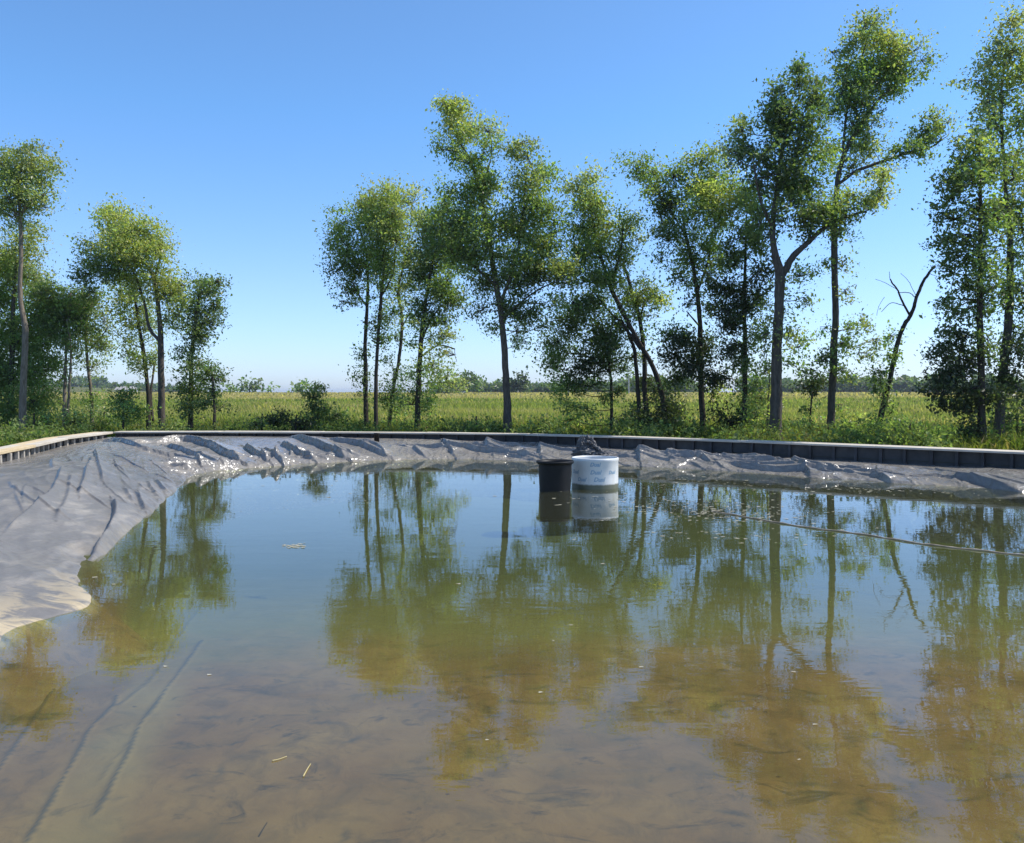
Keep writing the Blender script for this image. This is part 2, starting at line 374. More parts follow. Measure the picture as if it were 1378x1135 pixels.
def build_liner():
    uu = np.concatenate([np.linspace(-1, 0, 50, endpoint=False), np.linspace(0, 1, 230)])
    d = tp - sh; W = np.linalg.norm(d, axis=1); n = d / W[:, None]
    u = uu[None, :]; s = S[:, None] + 0 * u
    up = np.clip(u, 0, 1); dn = np.clip(-u, 0, 1)
    dist = up * W[:, None] - dn * 2.4                     # metres from the waterline, up the bank
    P = sh[:, None, :] + n[:, None, :] * dist[..., None]
    # bulging profile
    lft = (smoothstep(-2.5, -3.4, sh[:, 0]) * smoothstep(21, 17, sh[:, 1]))[:, None]
    z = zt[:, None] * (1 - (1 - up) ** (1.6 + 1.5 * lft)) + .12 * lft * np.sin(up * math.pi) ** 2 - 1.0 * dn ** .95
    z = z + .03 * np.sin(up * math.pi) * pn(s * .35, up * 2, 3) * 2
    # gathers at the water's edge
    env = np.exp(-((dist - .05) / .40) ** 2)
    crease = lambda q: 1 - np.minimum(np.abs(q) * 3.2, 1)        # sharp ridge lines on the zero set of the noise
    warp = .7 * pn(s * .5, dist * .7, 11)
    fold_ = .25 + .9 * smoothstep(-.15, .35, pn(s * .22, 0 * u, 21))
    z = z + env * (.045 + .03 * lft) * fold_ * (crease(pn((s + warp) * 1.3 + dist * .8, dist * .25, 5)) - .4)
    # broad slack in the sheet and fine sharp creases
    body = np.sin(np.clip(up, 0, 1) * math.pi) ** .5
    z = z + body * .05 * pn((s + warp) * .55 + dist * .5, dist * .3, 8)
    z = z + body * .022 * crease(pn((s + 1.2 * warp) * .75 + dist * .9, dist * .35, 9) * 1.4)
    z = z + body * .016 * crease(pn((s - warp) * 1.1 - dist * .7, dist * .9, 13) * 1.3)
    z = z + lft * np.exp(-(dist / .5) ** 2) * .035 * fbm(s * 1.7, dist * 1.7, 33, 3)
    dS = np.zeros_like(z)
    r = np.random.default_rng(5)
    def fold(s0, a0, a1, slant, w, amp, curve=0., lean=.3):
        '''one pleat: a long slope up to a sharp crest that leans over its shaded side'''
        nonlocal z, dS
        i0 = max(0, int((s0 - 7) / DS)); i1 = min(NS, int((s0 + 7) / DS))
        ss = s[i0:i1]; dd = dist[i0:i1]; sg = 1 if r.uniform() < .75 else -1
        wob = .10 * pn(dd * 1.3 + s0, dd * 0, 77)
        ff = np.sqrt(1 + (slant + 2 * curve * (dd - a0)) ** 2)
        q = (ss - (s0 + slant * (dd - a0) + curve * (dd - a0) ** 2 + wob)) * -sg / ff
        t = np.clip((dd - a0) / (a1 - a0), -.2, 1.2)
        k = smoothstep(-.1, .25, t) * (1 - smoothstep(.72, 1.1, t))
        if s0 > sl1 + 14: amp = amp * .62
        prof = np.where(q > 0, np.clip(1 - q / max(w * .38, .055), 0, 1) ** 1.2, np.clip(1 + q / (w * 3.0), 0, 1) ** 1.6)
        z[i0:i1] = z[i0:i1] + amp * k * prof
        dS[i0:i1] = dS[i0:i1] - sg * lean * amp * k * prof
    Lft = [i for i in range(NS) if 3 < cur[i, 1] < 19 and cur[i, 0] < -3]
    sl0, sl1 = S[Lft[0]], S[Lft[-1]]
    # the pleats one can follow on the left bank, laid in plan
    rows = np.arange(Lft[0], min(NS, Lft[-1] + 1500)); XX, YY = P[rows, :, 0], P[rows, :, 1]
    for px, z0, z1, w, amp in (([(84, 632), (74, 651), (52, 667), (30, 680), (8, 692)], .44, .44, .12, .085), ([(124, 615), (122, 621), (115, 639), (107, 658)], .46, .40, .10, .08), ([(128, 606), (133, 624), (139, 641)], .45, .40, .10, .08),
                               ([(150, 658), (156, 670), (155, 686), (146, 708), (120, 748)], .34, .08, .15, .11), ([(184, 653), (192, 673), (196, 688)], .25, .04, .11, .08), ([(208, 636), (221, 651), (231, 662)], .28, .05, .11, .08),
                               ([(244, 627), (264, 640)], .25, .06, .10, .08), ([(167, 650), (173, 662), (181, 675)], .28, .12, .09, .06), ([(70, 618), (71, 630)], .44, .42, .09, .06), ([(198, 640), (206, 655), (212, 668)], .26, .05, .09, .05),
                               ([(136, 590), (160, 600), (185, 608), (223, 613), (250, 618), (275, 628)], .48, .12, .16, .12), ([(96, 640), (92, 660), (76, 682)], .42, .38, .10, .05), ([(60, 720), (90, 705), (118, 700)], .36, .30, .10, .035), ([(20, 760), (60, 748), (95, 732)], .30, .22, .10, .03),
                               # and on the far and right banks
                               ([(386, 589), (424, 603), (466, 619)], .42, .03, .24, .20), ([(378, 599), (404, 612), (426, 622)], .30, .03, .20, .18), ([(352, 612), (372, 620), (386, 626)], .15, .03, .18, .15), ([(587, 590), (603, 603), (611, 615)], .40, .04, .2, .14),
                               ([(650, 593), (657, 605), (661, 615)], .38, .04, .16, .13), ([(205, 594), (258, 602), (325, 626)], .44, .03, .24, .20), ([(222, 606), (262, 617), (296, 629)], .25, .03, .18, .14), ([(328, 600), (345, 612), (362, 624)], .34, .04, .18, .18),
                               ([(440, 592), (480, 603), (520, 617)], .42, .03, .22, .15), ([(480, 608), (505, 612), (522, 618)], .12, .02, .12, .10), ([(535, 605), (560, 612), (575, 617)], .15, .02, .12, .10), ([(700, 596), (722, 604), (728, 618)], .34, .04, .2, .14), 
                               ([(975, 622), (1025, 626), (1080, 629), (1140, 631)], .16, .16, .22, .13), ([(1010, 632), (1070, 636), (1120, 640)], .10, .08, .16, .10), ([(1270, 641), (1323, 647), (1390, 658)], .14, .10, .22, .15), ([(880, 612), (930, 617), (960, 624)], .22, .12, .2, .12), ([(848, 601), (858, 612), (862, 624)], .28, .05, .2, .15), ([(1165, 634), (1190, 642), (1206, 649)], .15, .03, .16, .11), ([(1060, 620), (1085, 632), (1092, 640)], .2, .05, .16, .11)):
        f = np.linspace(0, 1, len(px)); L = np.array([onplane(a_, b_, z0 + (z1 - z0) * k_)[:2] for (a_, b_), k_ in zip(px, f)]); L = catmull(L, 6)
        m = (XX > L[:, 0].min() - .8) & (XX < L[:, 0].max() + .8) & (YY > L[:, 1].min() - .8) & (YY < L[:, 1].max() + .8)
        ii, jj = np.nonzero(m); x_, y_ = XX[ii, jj], YY[ii, jj]; d, sd = poly_dist(L, x_, y_); q = d * sd
        e0 = np.hypot(x_ - L[0, 0], y_ - L[0, 1]); e1 = np.hypot(x_ - L[-1, 0], y_ - L[-1, 1])
        k = smoothstep(.0, .5, e0) * .8 + .2; k = k * (smoothstep(0, .4, e1) * .7 + .3)
        q = -q                                           # the shaded face looks away from the sun
        prof = np.where(q > 0, np.clip(1 - q / .055, 0, 1) ** 1.2, np.clip(1 + q / (w * 3.2), 0, 1) ** 1.6)
        z[rows[ii], jj] += amp * k * prof
    for _ in range(5):                                   # long curved creases down the left bank
        s0 = r.uniform(sl0 + 2.0, sl1 - .5); a0 = r.uniform(-.1, 1.8)
        fold(s0, a0, a0 + r.uniform(1.6, 3.4), r.uniform(-.3, .6), r.uniform(.07, .13), r.uniform(.03, .05), r.uniform(-.16, .2))
    for _ in range(22):                                  # small ones
        s0 = r.uniform(sl0 + 1, sl1); a0 = r.uniform(-.1, 2.5)
        fold(s0, a0, a0 + r.uniform(.6, 1.8), r.uniform(-.25, .9), r.uniform(.04, .09), r.uniform(.012, .032), r.uniform(-.15, .15))
    for _ in range(20):                                  # long slanting drapes on the far bank
        s0 = r.uniform(sl1 - 1, sl1 + 31); a0 = r.uniform(-.4, .15); sg = -1 if s0 < sl1 + 15 else r.choice([-1, 1])
        fold(s0, a0, a0 + r.uniform(1.2, 2.8), sg * r.uniform(.7, 2.8), r.uniform(.12, .30), r.uniform(.05, .11), r.uniform(-.2, .2))
    for _ in range(75):                                  # shorter creases at the water
        s0 = r.uniform(sl1, sl1 + 31); a0 = r.uniform(-.2, .9)
        fold(s0, a0, a0 + r.uniform(.4, 1.3), r.choice([-1, 1]) * r.uniform(.1, 1.8), r.uniform(.05, .12), r.uniform(.03, .08), r.uniform(-.3, .3))
    for _ in range(20):                                  # folds lying along the shore
        s0 = r.uniform(sl1 + 8, sl1 + 30); ln = r.uniform(.9, 2.6); dc = r.uniform(.3, 1.3); sl = r.uniform(-.18, .18); w = r.uniform(.07, .14); am = r.uniform(.04, .09)
        i0 = max(0, int((s0 - ln) / DS)); i1 = min(NS, int((s0 + ln) / DS))
        ss = s[i0:i1]; q = dist[i0:i1] - (dc + sl * (ss - s0) + .06 * pn(ss * 1.2, ss * 0, 31)); k = np.clip(1 - ((ss - s0) / ln) ** 2, 0, 1)
        z[i0:i1] = z[i0:i1] + am * k * np.where(q < 0, np.clip(1 + q / (w * .4), 0, 1), np.clip(1 - q / (w * 3), 0, 1) ** 1.5)
    tg = np.gradient(sh, axis=0); kk = np.ones(241) / 241; tg = np.stack([np.convolve(np.pad(tg[:, c_], 120, 'edge'), kk, 'valid') for c_ in (0, 1)], 1)
    bend = np.abs(np.convolve(np.pad(np.gradient(np.unwrap(np.arctan2(tg[:, 1], tg[:, 0]))), 90, 'edge'), np.ones(181) / 181, 'valid')) / DS
    dS *= np.clip(1.25 - 2.2 * bend, 0, 1)[:, None]
    tg /= np.linalg.norm(tg, axis=1)[:, None] + 1e-9
    P = P + tg[:, None, :] * dS[..., None]
    # the sheet is tucked under the wall
    zb = zt[:, None] * (1 - (1 - up) ** (1.6 + 1.5 * lft)); k = smoothstep(.62, 1.0, up); z = z + (zb - z) * k * .85
    V = np.concatenate([P, z[..., None]], -1)
    nu = len(uu)
    i = np.arange(NS - 1)[:, None]; j = np.arange(nu - 1)[None, :]
    Q = np.stack([i * nu + j, i * nu + j + 1, (i + 1) * nu + j + 1, (i + 1) * nu + j], -1).reshape(-1, 4)[:, ::-1]
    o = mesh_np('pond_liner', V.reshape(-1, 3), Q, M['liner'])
    tag(o, 'wrinkled dark grey plastic liner draped over the sloping pond banks', 'pond liner')
build_liner()

# ------------------------------------------------------------------ pond bottom with submerged folds
def inside(poly, X, Y):
    r = np.zeros(X.shape, bool); n = len(poly)
    for k in range(n):
        x0, y0 = poly[k]; x1, y1 = poly[(k + 1) % n]
        c = (y0 > Y) != (y1 > Y)
        r ^= c & (X < (x1 - x0) * (Y - y0) / (y1 - y0 + 1e-12) + x0)
    return r

def build_bottom():
    ys = np.concatenate([np.arange(1.2, 2.6, .05), np.arange(2.6, 7.6, .016), np.arange(7.6, 10, .03), np.arange(10, 26, .12)])
    xs = np.concatenate([np.arange(-8, -6, .1), np.arange(-6, -4, .03), np.arange(-4, -.6, .016), np.arange(-.6, 4, .035), np.arange(4, 13, .08)])
    X, Y = np.meshgrid(xs, ys, indexing='ij')
    z = -.26 - .55 * smoothstep(5.2, 13.5, Y) + .03 * fbm(X * .7, Y * .7, 31, 4) + .012 * fbm(X * 3, Y * 3, 37, 3)
    bare = np.zeros(X.shape); pale = np.zeros(X.shape)
    lines = [([(150, 815), (128, 850), (112, 872), (90, 905), (62, 950), (40, 985), (22, 1012), (-5, 1050)], .030, .8), ([(157, 945), (150, 962), (122, 990), (108, 1020), (85, 1060), (55, 1117), (35, 1150)], .026, .85),
             ([(272, 855), (262, 872), (248, 895), (228, 930), (205, 965), (186, 992), (172, 1025), (150, 1070), (128, 1110)], .028, .8), ([(296, 715), (285, 740), (270, 790), (252, 825), (236, 855), (215, 900), (190, 935), (157, 960)], .026, .5),
             ([(205, 915), (180, 940), (165, 955)], .016, .4), ([(175, 1010), (150, 1040), (135, 1065)], .016, .35), ([(196, 870), (183, 880)], .015, .4)]
    for k, (px, w, am) in enumerate(lines):
        L = np.array([onplane(a, b, -.30)[:2] for a, b in px]); L = catmull(L, 6)
        d, sg = poly_dist(L, X, Y)
        L0 = np.linalg.norm(L - L[0], axis=1)
        wv = .5 * w * (1 + .9 * pn(X * 3 + k, Y * 3, 50))
        z = z + am * .018 * np.exp(-(d / (wv * 1.1)) ** 2)
        bare = np.maximum(bare, am * .92 * np.exp(-(d / (wv * .75)) ** 4))  # dark colour draws each fold, since the ridge is nearly flat
    A = np.array([onplane(a, b, -.30)[:2] for a, b in [(278, 820), (245, 880), (215, 930), (170, 1000), (120, 1090), (95, 1150)]]); A = catmull(A, 6)
    d, sg = poly_dist(A, X, Y); pale = np.exp(-(d / .22) ** 4) * (.7 + .6 * pn(X * 2, Y * 2, 60)) * (1 - smoothstep(5.5, 7.8, Y))
    # some loose marks of rotted leaves on the silt
    r = np.random.default_rng(9)
    for _ in range(60):
        cx, cy = r.uniform(-3, 3.5), r.uniform(2.6, 6.0); a = r.uniform(0, 3.14); L = r.uniform(.03, .10)
        i0 = np.searchsorted(xs, cx - .25); i1 = np.searchsorted(xs, cx + .25); j0 = np.searchsorted(ys, cy - .25); j1 = np.searchsorted(ys, cy + .25)
        dx, dy = X[i0:i1, j0:j1] - cx, Y[i0:i1, j0:j1] - cy
        p, q = dx * np.cos(a) + dy * np.sin(a), -dx * np.sin(a) + dy * np.cos(a); q = q + .04 * pn(p * 20, p * 0, 3)
        bare[i0:i1, j0:j1] = np.maximum(bare[i0:i1, j0:j1], .6 * np.exp(-(p / L) ** 2 - (q / (L * .28)) ** 2))
    nx, ny = X.shape
    i = np.arange(nx - 1)[:, None]; j = np.arange(ny - 1)[None, :]
    Q = np.stack([i * ny + j, (i + 1) * ny + j, (i + 1) * ny + j + 1, i * ny + j + 1], -1).reshape(-1, 4)
    cx = (X[:-1, :-1] + X[1:, 1:]).ravel() / 2; cy = (Y[:-1, :-1] + Y[1:, 1:]).ravel() / 2
    keep = inside(sh[::60] * 1.0, cx, cy)
    Q = Q[keep]; used = np.unique(Q); rm = np.full(nx * ny, -1); rm[used] = np.arange(len(used))
    V = np.stack([X.ravel(), Y.ravel(), z.ravel()], 1)[used]
    o = mesh_np('pond_bottom', V, rm[Q], M['bottom'], attrs={'bare': bare.ravel()[used], 'pale': pale.ravel()[used]})
    tag(o, kind='structure')
build_bottom()

# water sheet: the shoreline pushed a little way into the bank
def build_water():
    P = sh[::30][:-1]; d = (tp - sh)[::30][:-1]; d = d / np.linalg.norm(d, axis=1)[:, None]
    P = P + d * .45
    c = np.array((0., 11.)); n = len(P); ks = [0, .3, .6, .85, 1]
    V = [(c[0], c[1], 0)]
    for k in ks[1:]: V += [(*(c + (p - c) * k), 0) for p in P]
    F3 = [(0, 1 + i, 1 + (i + 1) % n) for i in range(n)]; F4 = []
    for r in range(len(ks) - 2):
        b0, b1 = 1 + r * n, 1 + (r + 1) * n
        F4 += [(b0 + i, b1 + i, b1 + (i + 1) % n, b0 + (i + 1) % n) for i in range(n)]
    o = mesh_np('pond_water', V, [np.array(F3), np.array(F4)], M['water'])
    # make sure normals face up
    if o.data.polygons[0].normal.z < 0:
        o.data.flip_normals()
    tag(o, kind='structure')
build_water()

# ------------------------------------------------------------------ ground and field
def gz(x, y):
    x = np.asarray(x, float); y = np.asarray(y, float)
    d = np.hypot(x * .95, y - 12)
    z = .34 - .24 * smoothstep(15.5, 24, d) + .95 * smoothstep(40, 330, d)
    z = z + smoothstep(30, 80, d) * .10 * fbm(x * .012, y * .012, 71, 3)
    ang = np.arctan2(x, np.maximum(y, 1))
    z = z + 5.5 * smoothstep(380, 800, d) * smoothstep(-.36, -.48, ang) * smoothstep(-.75, -.6, ang)
    z = z - 6 * smoothstep(1200, 3500, d)
    return z

def build_ground():
    c = np.array((0., 12.)); P = tp[::18][:-1]; n = len(P)
    k = np.concatenate([[1.005], 1 + np.geomspace(.03, 320, 90)])
    rings = c + (P[None] - c) * k[:, None, None]
    X, Y = rings[..., 0], rings[..., 1]; Z = gz(X, Y)
    Z[0] = np.minimum(Z[0], .28)
    V = np.stack([X, Y, Z], -1).reshape(-1, 3)
    i = np.arange(len(k) - 1)[:, None]; j = np.arange(n)[None, :]; j2 = (j + 1) % n
    Q = np.stack([i * n + j, (i + 1) * n + j, (i + 1) * n + j2, i * n + j2], -1).reshape(-1, 4)
    o = mesh_np('ground', V, Q, M['ground'])
    if o.data.polygons[0].normal.z < 0: o.data.flip_normals()
    tag(o, kind='structure')
build_ground()

# ------------------------------------------------------------------ timber walls round the pond
WALL = np.array(PAIR)[:, 2:4]
def wall(name, poly, label, posts_light, board_mats):
    P, s = resample(catmull(poly, 20), .05)
    root = empty(name, (*P[len(P) // 2], .3)); tag(root, label, 'retaining wall', 'low timber walls round the pond')
    off = np.array(root.location)
    T = np.gradient(P, axis=0); T /= np.linalg.norm(T, axis=1)[:, None]; N = np.stack([-T[:, 1], T[:, 0]], 1)
    c = np.array((0., 12.)); sg = np.sign(np.sum(N * (P - c), 1))[:, None]; N = N * sg    # outward
    # backing panel
    mb = MB(); A = P + N * .07; B = P + N * .10
    n = len(P); V = []
    for q, zz in ((A, .0), (A, .50 if posts_light else .54), (B, .50 if posts_light else .54), (B, .0)): V.append(np.c_[q, np.full(n, zz)])
    V = np.stack(V, 1).reshape(-1, 3) - off
    i = np.arange(n - 1)[:, None]; j = np.arange(4)[None, :]; j2 = (j + 1) % 4
    mb.add(V, np.stack([i * 4 + j, i * 4 + j2, (i + 1) * 4 + j2, (i + 1) * 4 + j], -1).reshape(-1, 4))
    mb.build('backing_panel', M['panel'] if posts_light else M['block'], root, False)
    # posts
    sp = .52; k = .2; r = np.random.default_rng(3)
    while k < s[-1] - .1:
        q = int(k / s[-1] * (n - 1)); t3 = np.array((*T[q], 0)); n3 = np.array((*N[q], 0))
        mb = MB(); w = .05 if posts_light else .035
        mb.box(np.array((*(P[q] + N[q] * .025), .27)) - off, t3 * w, n3 * .04, np.array((r.normal(0, .006), r.normal(0, .006), .232 if posts_light else .27)))
        mb.build('post', M['post'] if posts_light else M['panel'], root, False, .006)
        k += sp + r.normal(0, .02)
    # cap boards: two planks side by side, butted end to end
    k = 0.; b = 0
    while k < s[-1] - .4:
        e = min(k + 3.2, s[-1]); 
        if s[-1] - e < .8: e = s[-1]
        q0, q1 = int(k / s[-1] * (n - 1)), int(e / s[-1] * (n - 1))
        a0, a1 = P[q0], P[q1]; L = np.linalg.norm(a1 - a0) / 2 - .003; t2 = (a1 - a0) / np.linalg.norm(a1 - a0); n2 = np.array((-t2[1], t2[0]))
        if n2 @ ((a0 + a1) / 2 - c) < 0: n2 = -n2
        for lane, o2 in ((0, .03), (1, .305)):
            mb = MB(); zc = (.556 if posts_light else .568) + r.normal(0, .004)
            mb.box(np.array((*((a0 + a1) / 2 + n2 * o2), zc)) - off, np.array((*t2, r.normal(0, .0015))) * L, np.array((*n2, r.normal(0, .01))) * .134, (0, 0, .032 if posts_light else .022))
            mb.build('cap_board', M[board_mats[(lane + (b % 3 == 1)) % len(board_mats)]], root, False, .008)
        k = e; b += 1
    return root
wall('timber_wall', np.array(WALL[1:10]), 'low wall on left bank with pale posts under tan plank walkway cap', True, ['plank', 'plank_tan'])
wall('timber_wall', np.vstack([WALL[9] + (.14, .03), WALL[10:20]]), 'long curving wall on far bank with grey panels under weathered cap boards', False, ['plank', 'plank'])

# ------------------------------------------------------------------ trees
def leaves_from(centres, per, spread, size, tints, flat=.6, r=None):
    """diamond leaves gathered round clump centres -> verts, quads, tints"""
    n = len(centres); tot = n * per
    c = np.repeat(centres, per, 0); sp = np.repeat(spread, per)[:, None] if np.ndim(spread) else spread
    ax = r.normal(size=(n, 3)) * np.array((1, 1, .5)) + np.array((0, 0, -.75)); ax /= np.linalg.norm(ax, axis=1)[:, None]
    p = c + r.normal(size=(tot, 3)) * sp * .62 * np.array((1, 1, flat)) + np.repeat(ax, per, 0) * (r.uniform(-1.7, 1.7, (tot, 1)) * sp)
    L = size * np.clip(r.lognormal(-.05, .38, tot), .4, 1.8)[:, None]
    a = r.uniform(0, 2 * math.pi, tot); dip = r.normal(-.45, .5, tot)
    d = np.stack([np.cos(a) * np.cos(dip), np.sin(a) * np.cos(dip), np.sin(dip)], 1)
    up = np.array((0, 0, 1.)) + r.normal(0, .55, (tot, 3))
    sd = np.cross(d, up); sd /= np.linalg.norm(sd, axis=1)[:, None] + 1e-9
    nm = np.cross(sd, d)
    wd = L * r.uniform(.24, .36, tot)[:, None]
    V = np.stack([p - d * L * .5, p + sd * wd + nm * wd * .35 - d * L * .04, p + d * L * .5 - nm * L * .12, p - sd * wd + nm * wd * .35 - d * L * .04], 1).reshape(-1, 3)
    Q = np.arange(tot * 4).reshape(-1, 4)
    tc = np.repeat(tints, per, 0) * r.uniform(.72, 1.3, tot)[:, None]
    tc = tc * np.stack([r.uniform(.9, 1.18, tot), np.ones(tot), r.uniform(.8, 1.15, tot)], 1)
    return V, Q, np.repeat(tc, 4, 0)

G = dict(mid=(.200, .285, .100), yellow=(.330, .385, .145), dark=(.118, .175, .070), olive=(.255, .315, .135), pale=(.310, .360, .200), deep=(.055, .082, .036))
leafcount = 0
def tree(name, D, label, trunk, limbs=(), blobs=(), tint='mid', leaf=.088, bark='bark', dens=1.0, seed=None, cat='tree', group='trees beyond the far wall', per=40, depth=.8, basez=None, twigs=True, sprd=.31):
    global leafcount
    r = np.random.default_rng(seed if seed is not None else int(trunk[0][0] * 7 + D * 13))
    m_px = D / F
    base = at(trunk[0][0], trunk[0][1], D); g = float(gz(base[0], base[1])) if basez is None else basez
    base = np.array((base[0], base[1], g))
    root = empty(name, base); tag(root, label, cat, group)
    mb = MB(); skel = []
    def path(pts, y0, y1, first=False):
        n = len(pts); A = []
        for k, (x, y, w) in enumerate(pts):
            f = k / max(1, n - 1); p = at(x, y, D + y0 + (y1 - y0) * f)
            A.append((*p, .86 * w * m_px / 2))
        if first: A[0] = (A[0][0], A[0][1], g - .15, A[0][3] * 1.0)
        C = catmull(np.array(A), 7)
        if len(C) > 6:
            wob = np.cumsum(r.normal(0, .008, (len(C), 3)), 0); wob -= np.linspace(0, 1, len(C))[:, None] * wob[-1]; C[:, :3] += wob * .8
        if first:
            f = np.exp(-np.arange(len(C)) / 2.0); C[:, 3] *= 1 + .45 * f
        mb.tube(C[:, :3] - base, np.maximum(C[:, 3], .006), 9 if first else 6, True, .05)
        return C
    T = path(trunk, 0, 0, True); skel.append(T)
    for lb in limbs:
        dy = r.uniform(-1, 1) * .8
        q = at(lb[0][0], lb[0][1], D); skel.append(path(lb, 0, dy))
    SK = np.vstack(skel)
    cen, tin, spd = [], [], []
    for bl in blobs:
        x, y, rx, ry = bl[:4]; dn = bl[4] if len(bl) > 4 else 1.0; tn = G[bl[5]] if len(bl) > 5 else G[tint]
        rx_m, ry_m = 1.18 * rx * m_px, 1.18 * ry * m_px; rd = depth * (rx_m + ry_m) / 2
        off = r.uniform(-1, 1) * min(1.3, .55 * rd + .25)
        C = at(x, y, D + off)
        area = math.pi * rx_m * ry_m
        ns = int(np.clip(area / .27, 3, 14)) if twigs else 3
        nl = 1.95 * dn * dens * area / (.40 * leaf * leaf * .6)
        nc = max(3, int(nl / per))
        # the blob breaks up into uneven boughs, each a loose ball of leaf sprays
        so = r.normal(size=(ns, 3)); so /= np.linalg.norm(so, axis=1)[:, None]
        so = so * r.uniform(.30, .98, (ns, 1)) * np.array((rx_m, rd, ry_m)); sr = r.uniform(.16, .50, ns); wt = sr ** 2 * r.uniform(.5, 1.3, ns); wt /= wt.sum()
        pick = r.choice(ns, nc, p=wt)
        v = r.normal(size=(nc, 3)); v /= np.linalg.norm(v, axis=1)[:, None]
        rad = r.uniform(0, 1, nc) ** (1 / 2.1) * r.choice([1, 1, 1, 1, 1.2], nc)
        cc = C + so[pick] + v * (rad * sr[pick])[:, None] * np.array((rx_m, rd, ry_m))
        cen.append(cc); spd.append(r.uniform(.65, 1.25, nc) * sprd * min(1, .35 + ry_m / .9))
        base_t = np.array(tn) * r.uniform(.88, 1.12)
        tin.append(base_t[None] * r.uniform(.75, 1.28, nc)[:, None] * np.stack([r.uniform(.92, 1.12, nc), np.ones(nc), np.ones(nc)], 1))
        if twigs:
            # a branch from the wood below to the blob, then twigs to its clumps
            dd = np.linalg.norm(SK[:, :3] - C, axis=1) + 1.2 * np.maximum(0, SK[:, 2] - C[2] + .2 * ry_m)
            k = int(np.argmin(dd)); p0 = SK[k, :3]; L = np.linalg.norm(C - p0)
            if L > .15:
                mid = (p0 + C) / 2 + r.normal(0, .07, 3) * L + np.array((0, 0, -.06 * L))
                r0 = min(SK[k, 3] * .6, .008 + .009 * L + .003 * ry_m)
                B = catmull(np.array([p0, mid, C]), 5)
                mb.tube(B - base, np.linspace(r0, r0 * .45, len(B)), 5, True)
            for q in list(so) + [cc[i] - C for i in r.choice(nc, min(nc, 8), replace=False)]:
                e = C + q; m2 = (C + e) / 2 + r.normal(0, .06, 3)
                mb.tube(np.array([C, m2, e]) - base, [.012, .009, .004], 4, False)
    if twigs and len(blobs) > 6 and name != 'dead_tree':
        # thin side shoots with a few leaves all along the upper wood tie the boughs together
        zlo = np.quantile(SK[:, 2], .45); cand = SK[(SK[:, 2] > zlo)]
        for _ in range(int(len(cand) * .7)):
            p0 = cand[r.integers(len(cand))][:3]; d = r.normal(size=3) * np.array((1, 1, .5)) + np.array((0, 0, .35)); d /= np.linalg.norm(d)
            L = r.uniform(.35, 1.0); p2 = p0 + d * L + np.array((0, 0, -.08)); p1 = p0 + d * L * .5 + r.normal(0, .03, 3)
            mb.tube(np.array([p0, p1, p2]) - base, [.013, .009, .004], 4, False)
            cen.append(np.array([p1 + r.normal(0, .1, 3), p2])); spd.append(np.array([.16, .2])); tin.append(np.array([G[tint]] * 2) * r.uniform(.8, 1.2))
    ob = mb.build('trunk', M[bark], root)
    if cen:
        V, Q, tc = leaves_from(np.concatenate(cen), per, np.concatenate(spd), leaf, np.concatenate(tin), .62, r)
        leafcount += len(Q)
        mesh_np('crown', V - base, Q, M['leaf'], root, False, tc)
    return root

# ---- left group
tree('slender_tree', 31, 'tall slender pale-barked tree nearest the left edge with small high crown',
     [(30, 582, 11), (31, 520, 10), (34, 445, 9), (27, 400, 7), (28, 330, 6), (27, 280, 5), (24, 235, 3)],
     [[(28, 290, 4), (42, 270, 3), (60, 262, 2)], [(27, 300, 4), (14, 270, 3), (5, 250, 2)]],
     [(42, 215, 26, 24, .8, 'pale'), (28, 235, 30, 26, .9), (56, 245, 20, 26, .8), (8, 225, 26, 34, .8), (40, 262, 24, 12, .6), (62, 280, 14, 12, .7, 'olive'), (10, 290, 24, 20, .6), (45, 198, 18, 10, .7)], 'olive', bark='bark_pale')
tree('leafy_tree', 34, 'full green leafy tree at the left edge behind the slender pale trunk',
     [(14, 580, 9), (15, 500, 8), (18, 420, 6), (22, 350, 4)], [[(16, 470, 4), (45, 430, 3), (60, 410, 2)]],
     [(22, 335, 32, 34, .9, 'yellow'), (45, 370, 26, 34, .8, 'pale'), (10, 380, 40, 40), (50, 415, 28, 30), (20, 440, 45, 40, 1.1), (62, 455, 26, 32, 1.1, 'mid'), (25, 500, 40, 40, 1.1, 'mid'), (60, 500, 24, 26, 1, 'mid'), (45, 540, 30, 26, 1, 'mid'), (10, 555, 30, 26, 1, 'mid'), (-25, 420, 45, 70, 1, 'mid'), (-30, 520, 40, 50, 1, 'mid')], 'mid')
tree('twin_trunk_tree', 33, 'dark crowned tree on two thin close trunks right of the leafy left-edge tree',
     [(86, 577, 6), (87, 530, 5), (88, 480, 4), (92, 430, 3), (95, 395, 3)], [[(91, 574, 5), (92, 530, 4), (95, 475, 3), (90, 430, 2)], [(92, 440, 3), (110, 420, 2), (128, 412, 2)]],
     [(75, 395, 34, 18, 1.1, 'dark'), (98, 412, 30, 24, 1.2, 'dark'), (80, 435, 32, 28, 1.2, 'dark'), (112, 440, 20, 24, 1, 'dark'), (90, 470, 22, 20, .8, 'dark'), (120, 398, 16, 9, .8, 'dark'), (85, 510, 10, 14, .5, 'mid'), (84, 545, 8, 16, .5, 'yellow')], 'mid', bark='bark_pale')
